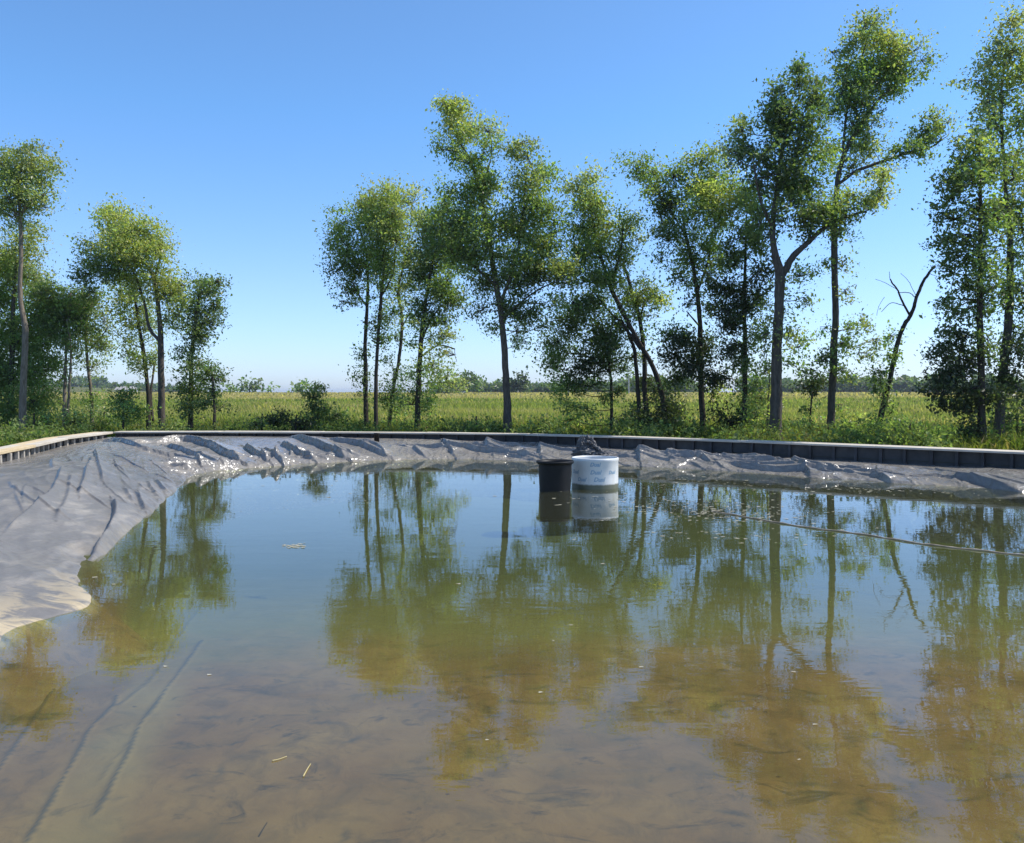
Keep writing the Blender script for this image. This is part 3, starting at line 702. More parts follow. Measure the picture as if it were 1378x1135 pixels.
tree('thin_tree', 35, 'sparse thin tree with lacy pale crown and one straight trunk',
     [(123, 572, 6), (122, 530, 5), (117, 480, 4), (116, 440, 3), (125, 405, 2)], [[(117, 475, 3), (135, 455, 2), (145, 440, 1.5)]],
     [(122, 415, 24, 18, .45, 'pale'), (140, 435, 16, 20, .4, 'pale'), (112, 455, 20, 16, .5), (135, 470, 20, 16, .45, 'pale'), (124, 495, 24, 14, .5, 'olive'), (125, 530, 16, 14, .5, 'mid'), (120, 555, 10, 14, .5)], 'pale', bark='bark_pale')
tree('round_crowned_tree', 32, 'pale green tree with big rounded crown on forked trunk left of the open sky',
     [(218, 570, 11), (217, 520, 10), (216, 462, 9), (213, 420, 7), (207, 375, 6), (195, 355, 4), (180, 345, 3)],
     [[(215, 460, 6), (200, 440, 5), (194, 405, 4), (182, 372, 4), (172, 350, 3)], [(207, 375, 4), (215, 350, 3), (215, 330, 2)]],
     [(165, 295, 34, 20, .95, 'yellow'), (190, 310, 32, 24, 1, 'yellow'), (150, 318, 36, 22, .95, 'pale'), (175, 335, 38, 24, 1, 'yellow'), (206, 335, 22, 28, .9, 'yellow'), (128, 345, 26, 18, .8, 'olive'), (150, 362, 34, 16, 1, 'dark'), (122, 368, 18, 14, .9, 'dark'), (178, 378, 24, 12, .7, 'olive'), (212, 385, 18, 20, .6), (232, 392, 24, 26, .8, 'olive'), (240, 425, 16, 26, .6, 'olive'), (222, 425, 14, 20, .4), (250, 385, 20, 16, .8, 'yellow')], 'yellow')
tree('slim_tree', 34, 'slim dark stemmed tree growing just left of the forked round-crowned tree',
     [(200, 568, 7), (198, 520, 6), (192, 470, 6), (184, 425, 4), (178, 385, 3)], [[(206, 566, 4), (204, 530, 3.5), (208, 490, 3)], [(190, 468, 2.5), (175, 462, 1.5), (156, 448, 1)]],
     [(165, 395, 24, 18, .6, 'olive'), (185, 415, 24, 18, .55, 'pale'), (160, 425, 22, 14, .5, 'olive'), (200, 445, 22, 16, .5, 'pale'), (185, 480, 26, 12, .6, 'mid'), (207, 490, 16, 20, .5, 'pale'), (178, 490, 14, 6, .5, 'mid')], 'olive', bark='bark_dark')
tree('ivy_clad_tree', 31, 'narrow dark ivy-clad tree with two leafy prongs beside the open sky',
     [(256, 568, 7), (256, 520, 7), (258, 465, 6), (264, 420, 5), (270, 385, 4)], [[(264, 450, 4), (276, 430, 4), (288, 408, 3)]],
     [(270, 385, 16, 16, .8, 'mid'), (292, 378, 8, 14, .9, 'dark'), (282, 395, 10, 12, .7), (264, 415, 12, 22, 1, 'dark'), (290, 414, 9, 12, 1.1, 'dark'), (280, 434, 9, 14, 1.1, 'dark'), (258, 450, 13, 24, 1, 'dark'), (270, 455, 10, 12, .9, 'dark'), (256, 490, 16, 22, .9, 'dark'), (252, 525, 20, 22, 1, 'dark'), (258, 552, 18, 16, 1, 'dark'), (244, 470, 10, 12, .5)], 'dark', bark='bark_dark')
tree('small_dark_tree', 30, 'small dark low-branched tree at the foot of the ivy-clad tree',
     [(289, 570, 5), (288, 540, 4), (285, 500, 3)], [],
     [(284, 495, 16, 12, .9, 'dark'), (276, 510, 16, 9, .9, 'dark'), (297, 508, 12, 9, .8, 'dark'), (290, 528, 16, 9, .8, 'dark'), (300, 548, 12, 8, .8, 'dark'), (278, 540, 12, 10, .8, 'dark')], 'dark', bark='bark_dark')

# ---- middle group
tree('leaning_crown_tree', 33, 'leftmost tall tree of the middle clump with one-sided crown leaning left',
     [(494, 582, 7), (493, 530, 7), (493, 470, 6), (496, 400, 5), (494, 350, 4), (485, 310, 3)], [[(494, 412, 4), (482, 395, 3), (474, 380, 2)], [(495, 360, 3), (475, 345, 2), (455, 335, 2)]],
     [(482, 278, 26, 22, .9, 'olive'), (462, 300, 24, 22, .8, 'mid'), (492, 305, 28, 26, .9), (448, 328, 16, 22, .7, 'dark'), (470, 335, 26, 20, .8, 'mid'), (455, 365, 20, 16, .7, 'dark'), (480, 365, 20, 18, .7, 'dark'), (470, 392, 14, 9, .7, 'dark'), (462, 405, 14, 5, .8, 'dark'), (498, 340, 18, 24, .7), (490, 478, 9, 14, .6, 'dark'), (490, 520, 10, 20, .7, 'dark')], 'mid', bark='bark_dark')
tree('straight_tree', 32, 'straight dark trunked tree second from the left in the middle clump',
     [(506, 583, 6), (506, 520, 6), (508, 460, 5), (513, 400, 5), (518, 340, 3)], [[(513, 400, 3), (528, 370, 2), (532, 340, 2)]],
     [(510, 268, 26, 18, .9, 'yellow'), (530, 285, 26, 22, .9, 'olive'), (510, 305, 26, 24, 1), (535, 325, 22, 24, .8, 'olive'), (515, 345, 22, 22, .8, 'mid'), (520, 378, 18, 16, .6), (508, 425, 12, 12, .8, 'dark'), (512, 455, 11, 12, .8, 'dark'), (505, 440, 9, 20, .6, 'dark')], 'mid', bark='bark_dark')
tree('bent_tree', 34, 'bent thin tree with airy light crown, third in the middle clump',
     [(522, 578, 5), (528, 530, 5), (538, 480, 5), (541, 430, 5), (536, 395, 4), (545, 350, 3)], [[(537, 400, 3), (530, 385, 2)], [(541, 440, 2), (552, 420, 2)]],
     [(555, 275, 28, 20, .6, 'pale'), (560, 305, 24, 24, .6, 'pale'), (548, 340, 22, 22, .55, 'pale'), (562, 365, 18, 22, .45, 'pale'), (540, 385, 16, 16, .5), (530, 420, 14, 14, .55, 'mid'), (535, 460, 12, 14, .5, 'mid'), (530, 500, 16, 18, .6, 'dark'), (520, 535, 18, 18, .7, 'dark'), (540, 550, 16, 18, .6, 'mid')], 'pale', bark='bark')
tree('bushy_tree', 31, 'dense dark tree with foliage down its trunk, rightmost of the middle clump',
     [(561, 582, 8), (564, 520, 8), (568, 450, 7), (574, 400, 5), (585, 340, 4)], [[(567, 460, 4), (580, 430, 3), (596, 410, 2)], [(567, 480, 3), (590, 465, 2), (612, 470, 2)]],
     [(598, 275, 20, 22, 1, 'mid'), (585, 305, 22, 26, 1.05, 'dark'), (612, 315, 20, 24, 1, 'mid'), (592, 345, 28, 26, 1.1, 'dark'), (572, 375, 18, 24, 1, 'dark'), (605, 375, 24, 22, 1, 'mid'), (590, 405, 24, 20, 1, 'dark'), (572, 420, 16, 16, .8, 'dark'), (610, 400, 16, 18, .8, 'dark'), (600, 432, 20, 12, .7, 'olive'), (590, 455, 22, 10, .5, 'pale'), (612, 478, 16, 10, .4, 'pale'), (582, 490, 26, 20, .55, 'yellow'), (600, 515, 22, 16, .4, 'pale'), (560, 500, 14, 16, .6, 'mid'), (555, 545, 18, 22, .7, 'dark'), (576, 540, 12, 16, .5)], 'mid', bark='bark_dark')
tree('broad_tree', 29, 'tallest middle tree with bare lower trunk standing alone before the field',
     [(683, 583, 12.5), (682, 530, 11.5), (679, 470, 10), (672, 410, 9), (664, 360, 8), (655, 305, 7), (646, 260, 5), (634, 220, 4), (618, 190, 3)],
     [[(672, 410, 6), (690, 365, 5), (702, 310, 4), (708, 240, 3)], [(668, 385, 5), (640, 360, 4), (615, 335, 3)], [(676, 430, 4), (710, 400, 3), (745, 380, 2)], [(646, 262, 3), (660, 220, 2), (662, 190, 2)], [(634, 222, 2), (612, 205, 1.5), (592, 200, 1)]],
     [(598, 138, 18, 10, .8, 'yellow'), (620, 145, 22, 16, .9, 'yellow'), (606, 170, 24, 20, .9, 'yellow'), (634, 172, 22, 16, .75, 'pale'), (658, 178, 18, 16, .8, 'pale'), (590, 196, 10, 10, .6, 'olive'), (652, 205, 18, 12, .4), (620, 212, 18, 10, .5, 'olive'),
      (640, 240, 26, 16, .6), (660, 262, 30, 24, .9, 'yellow'), (628, 272, 28, 22, .85), (605, 300, 24, 24, .9, 'dark'), (640, 305, 32, 26, 1, 'mid'), (672, 300, 28, 26, 1, 'yellow'), (606, 335, 26, 22, 1, 'dark'), (640, 345, 32, 22, 1, 'mid'),
      (704, 190, 18, 12, .8, 'pale'), (712, 215, 24, 18, .85, 'olive'), (730, 240, 24, 20, .8), (705, 255, 24, 22, .9, 'olive'), (735, 275, 24, 24, .9, 'mid'), (708, 300, 28, 28, 1, 'mid'), (740, 315, 24, 26, 1, 'mid'),
      (682, 345, 30, 26, 1.1, 'mid'), (715, 350, 32, 26, 1.1, 'yellow'), (752, 372, 26, 18, 1, 'yellow'), (725, 380, 32, 20, 1, 'dark'), (690, 385, 30, 22, 1.1, 'dark'), (656, 385, 22, 22, .9, 'dark'), (650, 415, 16, 14, .8, 'dark'), (680, 418, 26, 16, .9, 'dark'), (715, 415, 26, 18, .8, 'dark'), (745, 405, 18, 14, .7), (695, 445, 16, 16, .5, 'olive'), (668, 445, 14, 12, .5), (708, 460, 10, 14, .35, 'pale'), (730, 440, 12, 10, .4)], 'mid', seed=12)
tree('weeping_tree', 31, 'dark weeping tree with hanging foliage between the lone bare trunk and the black-stemmed pair',
     [(822, 582, 5), (822, 545, 5), (821, 510, 4.5), (815, 470, 4), (805, 440, 3)], [[(820, 500, 3), (790, 480, 2.5), (760, 475, 2)], [(819, 490, 3), (840, 480, 2)]],
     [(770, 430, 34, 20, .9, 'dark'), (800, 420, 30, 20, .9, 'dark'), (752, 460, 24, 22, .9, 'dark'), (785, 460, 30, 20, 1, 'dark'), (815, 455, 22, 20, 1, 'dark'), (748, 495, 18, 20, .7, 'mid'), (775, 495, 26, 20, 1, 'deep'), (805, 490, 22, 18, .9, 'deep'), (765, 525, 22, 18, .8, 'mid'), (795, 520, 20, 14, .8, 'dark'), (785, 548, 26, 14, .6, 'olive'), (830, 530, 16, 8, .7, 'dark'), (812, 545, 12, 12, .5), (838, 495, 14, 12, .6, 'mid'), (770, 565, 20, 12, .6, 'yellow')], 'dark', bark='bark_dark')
tree('diagonal_tree', 30, 'tree with strongly slanting trunk leaning left over the field gap',
     [(899, 582, 8), (893, 545, 8), (881, 500, 7.5), (863, 466, 7), (846, 436, 7), (828, 400, 7), (812, 355, 5), (800, 310, 4), (795, 270, 3)],
     [[(862, 470, 5), (840, 440, 4), (820, 420, 3), (800, 395, 2)], [(822, 385, 4), (835, 340, 3), (838, 310, 2)]],
     [(798, 245, 20, 16, .85, 'pale'), (778, 268, 20, 22, .7, 'olive'), (806, 275, 24, 22, .9, 'olive'), (785, 305, 26, 24, .9), (820, 300, 24, 22, .9, 'yellow'), (848, 302, 20, 16, .7, 'pale'), (775, 340, 24, 24, .8), (805, 340, 26, 22, .9), (835, 335, 20, 20, .7, 'olive'), (785, 380, 26, 22, .9, 'mid'), (815, 375, 20, 18, .7), (770, 405, 22, 16, .7, 'dark'), (800, 405, 20, 14, .8, 'dark'), (845, 352, 16, 8, .6, 'pale'), (858, 322, 12, 10, .5, 'pale')], 'mid', bark='bark_dark')
tree('black_stemmed_tree', 30.5, 'pair of upright black stems with a leafy shelf, crossed by the slanting trunk',
     [(872, 582, 8), (868, 530, 8), (866, 470, 7), (860, 425, 6), (848, 385, 5), (838, 350, 3)], [[(861, 582, 7), (858, 530, 6.5), (854, 480, 6), (848, 455, 5), (836, 430, 3)], [(862, 430, 3), (868, 405, 2), (880, 398, 1.5)]],
     [(862, 392, 24, 12, .8, 'olive'), (882, 402, 16, 14, .7, 'yellow'), (850, 410, 20, 14, .6, 'dark'), (875, 425, 14, 10, .4, 'olive'), (838, 440, 16, 12, .6, 'dark'), (850, 480, 10, 16, .5, 'dark'), (880, 520, 20, 16, 1, 'deep'), (895, 545, 22, 18, 1.1, 'deep'), (865, 555, 18, 16, .8, 'dark')], 'dark', bark='bark_dark')
tree('wide_topped_tree', 29, 'tree with wide flat top reaching left and dark straight trunk',
     [(946, 584, 9), (944, 530, 9), (943, 470, 8), (940, 410, 7), (934, 365, 6), (925, 325, 5), (918, 290, 3)],
     [[(938, 395, 4), (952, 355, 3), (960, 310, 2)], [(925, 325, 3), (900, 280, 2.5), (875, 245, 2)], [(942, 440, 3), (925, 420, 2)]],
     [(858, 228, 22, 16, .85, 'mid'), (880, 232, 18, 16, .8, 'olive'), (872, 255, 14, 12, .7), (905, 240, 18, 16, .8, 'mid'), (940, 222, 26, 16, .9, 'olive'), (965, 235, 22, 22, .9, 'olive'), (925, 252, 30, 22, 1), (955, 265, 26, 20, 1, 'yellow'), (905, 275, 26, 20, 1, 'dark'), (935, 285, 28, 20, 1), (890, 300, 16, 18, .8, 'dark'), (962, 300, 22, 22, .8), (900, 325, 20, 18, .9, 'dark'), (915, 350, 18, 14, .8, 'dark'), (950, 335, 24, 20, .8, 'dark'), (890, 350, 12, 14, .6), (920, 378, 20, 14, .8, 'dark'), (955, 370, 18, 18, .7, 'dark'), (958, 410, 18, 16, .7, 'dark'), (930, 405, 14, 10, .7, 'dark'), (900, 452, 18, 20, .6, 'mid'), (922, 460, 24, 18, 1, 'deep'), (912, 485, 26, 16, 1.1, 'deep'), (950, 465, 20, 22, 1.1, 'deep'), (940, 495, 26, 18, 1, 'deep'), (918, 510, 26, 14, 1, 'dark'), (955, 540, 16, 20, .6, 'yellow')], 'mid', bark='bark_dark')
tree('dark_spired_tree', 28, 'dark layered tree growing just left of the thick forked trunk',
     [(1003, 590, 8), (1003, 530, 8), (1003, 460, 7), (1002, 400, 6), (1003, 350, 4), (1004, 300, 3)], [[(1003, 420, 4), (1020, 400, 3), (1035, 392, 2)], [(1003, 470, 3), (985, 455, 2)]],
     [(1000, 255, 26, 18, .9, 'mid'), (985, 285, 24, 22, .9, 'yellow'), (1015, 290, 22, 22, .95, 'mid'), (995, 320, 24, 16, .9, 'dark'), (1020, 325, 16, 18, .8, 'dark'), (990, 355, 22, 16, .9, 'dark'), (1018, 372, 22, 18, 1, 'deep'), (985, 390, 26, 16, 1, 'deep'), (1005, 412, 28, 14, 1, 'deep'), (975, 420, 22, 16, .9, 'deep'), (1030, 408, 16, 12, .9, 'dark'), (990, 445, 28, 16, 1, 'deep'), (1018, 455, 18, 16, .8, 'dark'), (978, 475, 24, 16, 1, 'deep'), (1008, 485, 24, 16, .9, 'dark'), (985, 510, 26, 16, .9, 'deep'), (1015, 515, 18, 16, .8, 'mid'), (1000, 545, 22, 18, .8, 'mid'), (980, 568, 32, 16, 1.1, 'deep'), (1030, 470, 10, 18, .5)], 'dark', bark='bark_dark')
# ---- right group
tree('forked_tree', 25, 'thickest trunk tree forking halfway up, with dark left crown',
     [(1044, 596, 19), (1044, 540, 17.5), (1045, 470, 16), (1047, 410, 15), (1050, 368, 15), (1043, 335, 10), (1041, 300, 9), (1047, 255, 8), (1052, 210, 6), (1062, 160, 4)],
     [[(1051, 372, 12), (1068, 345, 10), (1088, 325, 8), (1112, 305, 6), (1140, 292, 4), (1165, 285, 3)], [(1042, 310, 6), (1025, 270, 4), (1015, 225, 3)], [(1047, 255, 5), (1070, 215, 4), (1078, 165, 3)], [(1088, 325, 5), (1095, 290, 4), (1085, 245, 3)]],
     [(1078, 92, 14, 12, .9, 'dark'), (1075, 115, 24, 18, 1, 'dark'), (1050, 122, 16, 16, .8, 'dark'), (1090, 135, 24, 20, 1, 'dark'), (1060, 145, 26, 20, 1, 'dark'), (1030, 165, 24, 18, .9, 'dark'), (1000, 178, 22, 18, .7, 'olive'), (1015, 198, 26, 18, .9, 'dark'), (1050, 180, 28, 20, 1, 'dark'), (1085, 175, 28, 24, 1, 'dark'), (985, 200, 14, 14, .5, 'pale'), (1035, 215, 24, 18, .8, 'dark'), (1070, 210, 28, 20, .9, 'dark'), (1100, 215, 24, 24, .9, 'mid'), (1020, 240, 22, 16, .8, 'dark'), (1060, 245, 24, 20, .8), (1090, 255, 26, 22, .9, 'mid'), (1065, 278, 22, 20, .7, 'mid'), (1080, 300, 24, 16, .9, 'dark'), (1105, 285, 26, 16, 1, 'mid'), (1135, 282, 26, 14, 1, 'olive'), (1165, 275, 26, 14, .9, 'olive'), (1185, 255, 18, 16, .8, 'pale'), (1150, 262, 20, 14, .7, 'olive'), (1190, 238, 14, 12, .7, 'yellow'), (1025, 300, 16, 22, .7, 'mid'),
      (1076, 372, 16, 20, .6, 'olive'), (1082, 400, 10, 18, .5, 'olive'), (1048, 425, 14, 20, .6, 'yellow'), (1060, 450, 14, 16, .7, 'olive'), (1072, 468, 12, 14, .8, 'mid'), (1062, 490, 12, 12, .7, 'mid'), (1030, 450, 12, 20, .5)], 'dark', seed=4)
tree('tall_tree', 28, 'tallest tree of all, its crown sweeping right with one long bare-ended limb',
     [(1118, 588, 12), (1119, 540, 11.5), (1121, 480, 11), (1123, 420, 10), (1121, 350, 10), (1121, 300, 9), (1124, 250, 8), (1134, 205, 7), (1155, 170, 6), (1185, 130, 4), (1215, 105, 3)],
     [[(1124, 252, 5), (1150, 232, 5), (1190, 217, 4.5), (1225, 206, 4), (1250, 200, 3), (1268, 188, 2)], [(1134, 205, 4), (1140, 150, 3), (1155, 90, 2)], [(1155, 170, 4), (1150, 120, 3), (1165, 60, 2)]],
     [(1163, 35, 22, 16, .85, 'olive'), (1180, 52, 26, 18, 1, 'yellow'), (1150, 58, 22, 16, .8, 'olive'), (1118, 70, 18, 8, .7, 'olive'), (1200, 68, 24, 16, 1, 'yellow'), (1228, 70, 20, 16, .8, 'olive'), (1240, 82, 12, 12, .6), (1165, 82, 26, 18, 1.05, 'mid'), (1195, 92, 26, 18, 1.1, 'mid'), (1220, 95, 18, 16, .8, 'mid'), (1140, 90, 20, 14, .7, 'olive'), (1150, 112, 26, 16, 1, 'mid'), (1185, 115, 28, 16, .95, 'dark'), (1205, 115, 18, 14, .6), (1130, 130, 22, 14, .8, 'dark'), (1160, 138, 24, 16, .9, 'dark'), (1120, 155, 22, 14, .9, 'mid'), (1145, 165, 16, 14, .6),
      (1168, 175, 20, 16, .6, 'pale'), (1158, 200, 22, 18, .7, 'olive'), (1175, 205, 14, 16, .5, 'pale'), (1145, 225, 18, 14, .5, 'pale'), (1165, 235, 18, 14, .5, 'pale'), (1255, 160, 14, 12, .6, 'olive'), (1245, 178, 22, 12, .9, 'dark'), (1225, 192, 14, 10, .9, 'dark'), (1262, 180, 14, 12, .7, 'mid'), (1210, 203, 8, 6, .8, 'dark'), (1275, 165, 9, 14, .4, 'pale'),
      (1135, 310, 12, 14, .6, 'yellow'), (1133, 350, 12, 14, .5, 'olive'), (1137, 390, 10, 14, .5, 'olive'), (1112, 360, 5, 5, .4), (1140, 442, 14, 12, .6, 'mid'), (1165, 440, 24, 12, .35, 'pale'), (1180, 455, 20, 14, .3, 'pale'), (1112, 440, 8, 8, .5), (1132, 462, 16, 14, .7, 'mid'), (1155, 475, 22, 12, .35, 'olive'), (1105, 480, 18, 12, .7, 'dark'), (1095, 498, 14, 10, .6, 'dark'), (1130, 495, 16, 12, .5), (1145, 510, 14, 10, .3, 'yellow'), (1128, 545, 8, 10, .5)], 'mid', bark='bark', seed=8)
tree('dead_tree', 26, 'bare dead leaning tree with forked naked branches against the sky',
     [(1181, 595, 9), (1186, 560, 8.5), (1196, 520, 8), (1206, 470, 7), (1216, 440, 6.5), (1226, 422, 6), (1233, 398, 5), (1243, 378, 4.5), (1258, 358, 3.5)],
     [[(1225, 426, 3.5), (1216, 408, 3), (1208, 390, 2.5), (1198, 376, 2)], [(1233, 402, 1.6), (1222, 394, 1.3), (1208, 394, 1)], [(1216, 412, 1.3), (1200, 408, 1), (1186, 420, .8)], [(1198, 376, 1), (1197, 366, .7)], [(1208, 390, .9), (1190, 380, .7), (1178, 376, .5)], [(1233, 398, .9), (1222, 380, .7), (1212, 368, .5)], [(1190, 400, .7), (1183, 412, .6), (1180, 425, .5)], [(1250, 368, 1), (1262, 372, .7)]],
     [(1200, 452, 12, 12, .6, 'mid'), (1197, 478, 12, 14, .7, 'mid'), (1190, 500, 14, 12, .9, 'dark'), (1184, 512, 10, 10, .9, 'dark'), (1186, 535, 10, 12, .9, 'dark'), (1200, 555, 12, 12, .6, 'mid'), (1180, 572, 14, 14, .7, 'mid')], 'dark', bark='bark_dark', twigs=True)
tree('conical_tree', 22, 'dark dense conical tree at right with drooping lowest branches',
     [(1322, 596, 12), (1321, 530, 11), (1319, 450, 10), (1318, 370, 8), (1318, 300, 6), (1318, 230, 4), (1318, 190, 2)], [[(1320, 480, 5), (1295, 470, 3)], [(1320, 520, 5), (1285, 530, 3)], [(1319, 400, 4), (1345, 380, 3)]],
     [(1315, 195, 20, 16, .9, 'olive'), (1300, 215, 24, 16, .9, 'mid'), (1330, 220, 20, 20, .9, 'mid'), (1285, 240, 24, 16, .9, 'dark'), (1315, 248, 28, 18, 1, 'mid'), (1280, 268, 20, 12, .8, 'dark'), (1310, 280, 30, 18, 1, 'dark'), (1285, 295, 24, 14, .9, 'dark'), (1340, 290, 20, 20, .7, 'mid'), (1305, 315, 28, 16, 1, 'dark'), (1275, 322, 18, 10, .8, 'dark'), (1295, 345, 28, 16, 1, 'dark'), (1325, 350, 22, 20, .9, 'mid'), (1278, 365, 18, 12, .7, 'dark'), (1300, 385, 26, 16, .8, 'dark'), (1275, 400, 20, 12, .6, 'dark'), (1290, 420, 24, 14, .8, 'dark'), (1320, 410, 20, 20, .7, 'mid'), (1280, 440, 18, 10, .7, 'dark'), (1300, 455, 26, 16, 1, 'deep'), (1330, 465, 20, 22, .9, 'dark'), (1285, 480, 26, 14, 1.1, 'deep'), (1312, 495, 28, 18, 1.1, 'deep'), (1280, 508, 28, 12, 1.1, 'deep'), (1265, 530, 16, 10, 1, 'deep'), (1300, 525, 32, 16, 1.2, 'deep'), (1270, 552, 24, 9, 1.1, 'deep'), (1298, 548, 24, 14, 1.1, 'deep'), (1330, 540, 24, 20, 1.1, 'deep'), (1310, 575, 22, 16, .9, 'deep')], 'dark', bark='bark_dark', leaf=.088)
tree('edge_tree', 23, 'tall airy tree at the right edge rising above the conical tree',
     [(1342, 604, 15), (1346, 540, 14), (1353, 460, 13), (1358, 390, 11), (1358, 310, 8), (1352, 220, 5), (1348, 140, 4), (1352, 80, 2)], [[(1357, 330, 5), (1375, 280, 4), (1395, 240, 3)], [(1350, 190, 3), (1335, 150, 2), (1325, 110, 1.5)]],
     [(1362, 28, 22, 20, .7, 'pale'), (1345, 55, 18, 16, .6, 'pale'), (1365, 70, 22, 20, .7, 'olive'), (1335, 85, 16, 16, .6, 'pale'), (1320, 108, 16, 14, .55, 'olive'), (1350, 105, 22, 18, .7, 'olive'), (1328, 140, 18, 18, .55, 'pale'), (1355, 140, 20, 18, .7), (1340, 170, 16, 16, .5), (1368, 175, 22, 22, .8, 'mid'), (1385, 110, 24, 40, .8, 'olive'), (1390, 220, 26, 34, .8), (1365, 240, 18, 16, .5), (1362, 290, 18, 24, .7, 'mid'), (1385, 310, 26, 34, .9, 'dark'), (1360, 345, 18, 24, .8, 'mid'), (1350, 390, 16, 18, .7), (1385, 400, 26, 34, 1, 'dark'), (1365, 440, 16, 24, .8, 'dark'), (1395, 480, 30, 40, 1, 'deep'), (1368, 520, 20, 24, 1, 'deep'), (1360, 565, 20, 18, 1, 'dark'), (1390, 560, 28, 30, 1, 'deep')], 'olive', leaf=.088)
tree('sapling', 29, 'spindly dark sapling between the forked trunk and the tall tree',
     [(1090, 588, 3), (1091, 550, 2.5), (1096, 520, 2)], [], [(1098, 512, 18, 10, .9, 'deep'), (1088, 522, 14, 9, .9, 'deep'), (1098, 532, 9, 9, .9, 'deep'), (1088, 550, 10, 6, .8, 'dark'), (1093, 567, 9, 9, .6, 'mid')], 'dark', bark='bark_dark', cat='sapling', group='saplings and shrubs')
tree('sapling', 27, 'light green sapling right beside the foot of the forked trunk',
     [(1031, 592, 4), (1033, 550, 3), (1036, 505, 2)], [], [(1030, 500, 12, 16, .5, 'yellow'), (1040, 520, 10, 14, .4, 'olive'), (1024, 535, 12, 16, .6, 'yellow'), (1034, 560, 10, 14, .3, 'yellow'), (1018, 560, 12, 16, .7, 'mid')], 'yellow', cat='sapling', group='saplings and shrubs')

# ---- shrubs just behind the wall
def shrub(D, label, x, y, blobs, tint='mid', name='shrub'):
    return tree(name, D, label, [(x, y, 4), (x, y - 12, 3), (x + 1, y - 24, 2)], [], blobs, tint, bark='bark_dark', cat='shrub', group='saplings and shrubs', dens=1.1)
shrub(32, 'dark pointed shrub alone in the open gap left of the middle clump', 427, 578, [(424, 522, 8, 9, .9, 'dark'), (426, 535, 14, 8, .9, 'dark'), (418, 548, 13, 9, .9, 'dark'), (438, 548, 16, 10, .9, 'mid'), (425, 562, 20, 12, 1, 'dark'), (450, 560, 14, 10, .8, 'mid')], 'dark')
shrub(30, 'low dark shrub just left of the lone pointed shrub', 398, 582, [(388, 567, 18, 9, 1.1, 'deep'), (408, 570, 15, 8, 1.1, 'deep')], 'dark')
shrub(31, 'low dark shrub further left in the gap, near the small dark tree', 352, 581, [(362, 568, 16, 8, 1.1, 'deep'), (342, 571, 15, 7, 1, 'dark')], 'dark')
shrub(31, 'round green shrub at the foot of the slim left tree', 165, 578, [(163, 540, 10, 16, 1, 'dark'), (178, 530, 16, 9, .7, 'mid'), (165, 560, 18, 12, 1, 'mid'), (185, 562, 14, 10, .8, 'mid')], 'mid')
shrub(31, 'bright leafy shrub at the foot of the pale left-edge trunk', 45, 580, [(34, 570, 16, 9, 1, 'yellow'), (55, 566, 16, 10, 1, 'mid'), (66, 572, 10, 7, 1, 'mid')], 'mid')
shrub(32, 'light green low shrub under the twin thin trunks', 100, 578, [(92, 568, 14, 8, 1, 'yellow'), (108, 569, 12, 8, 1, 'yellow')], 'mid')
shrub(33, 'mid green low shrub at the foot of the sparse thin tree', 140, 577, [(134, 566, 13, 8, 1, 'mid'), (148, 568, 10, 7, 1, 'mid')], 'mid')
shrub(30, 'dark clipped-looking bush in the grass left of the lone bare trunk', 640, 584, [(628, 574, 16, 7, 1.2, 'dark'), (648, 575, 16, 7, 1.2, 'dark')], 'deep')
shrub(30, 'dark bush at the foot of the slanting and black stems', 868, 586, [(845, 568, 16, 14, 1.1, 'deep'), (870, 570, 18, 14, 1.1, 'deep'), (905, 565, 18, 18, 1.1, 'deep'), (925, 575, 14, 10, .8, 'mid')], 'deep')
shrub(28, 'yellow green weedy bush between the tall tree and the dead tree', 1146, 592, [(1136, 576, 12, 9, .8, 'mid'), (1155, 570, 16, 11, .8, 'yellow')], 'mid')
shrub(28, 'yellow green bush between the forked trunk and the spindly sapling', 1072, 592, [(1070, 580, 12, 8, .8, 'yellow'), (1080, 574, 8, 8, .7, 'mid')], 'mid')
shrub(28, 'mid green weedy bush right of the dead tree', 1224, 594, [(1215, 575, 16, 10, .8, 'mid'), (1236, 580, 14, 9, .9, 'yellow')], 'mid')
shrub(27, 'dark brush below the drooping branches of the conical tree', 1270, 600, [(1235, 590, 24, 7, .9, 'dark'), (1275, 590, 26, 9, .9, 'dark'), (1300, 592, 18, 9, 1, 'deep')], 'dark')

# ------------------------------------------------------------------ far things
def far_tree(D, label, x, y0, blobs, tint='dark', name='distant_tree'):
    return tree(name, D, label, [(x, y0, 2), (x, y0 - 5, 1.6), (x, y0 - 9, 1)], [], blobs, tint, leaf=D * .0042, bark='bark_dark', group='distant field trees', per=14, dens=2.0, sprd=D * .006, twigs=False)
far_tree(300, 'small round dark tree alone on the left field horizon', 336, 529, [(330, 522, 8, 4), (342, 521, 8, 5), (336, 518, 7, 3)])
far_tree(320, 'low pale bush on the horizon just left of the round dark tree', 310, 529, [(308, 524, 9, 3), (318, 526, 6, 2)], 'mid')
far_tree(320, 'tiny bush on the horizon just right of the round dark tree', 361, 529, [(361, 527, 5, 2)], 'mid')
far_tree(310, 'small tree on the horizon behind the lone pointed shrub', 402, 529, [(398, 524, 7, 3.5), (408, 522, 8, 5), (416, 525, 5, 3)], 'mid')
far_tree(280, 'tall rounded distant tree left of the lone bare trunk', 630, 532, [(626, 516, 8, 9), (634, 512, 7, 8), (618, 522, 9, 7), (640, 522, 7, 7)])
far_tree(290, 'dark distant tree just right of the lone bare trunk', 698, 532, [(694, 517, 7, 9), (702, 513, 6, 7), (698, 523, 9, 6)], 'deep')
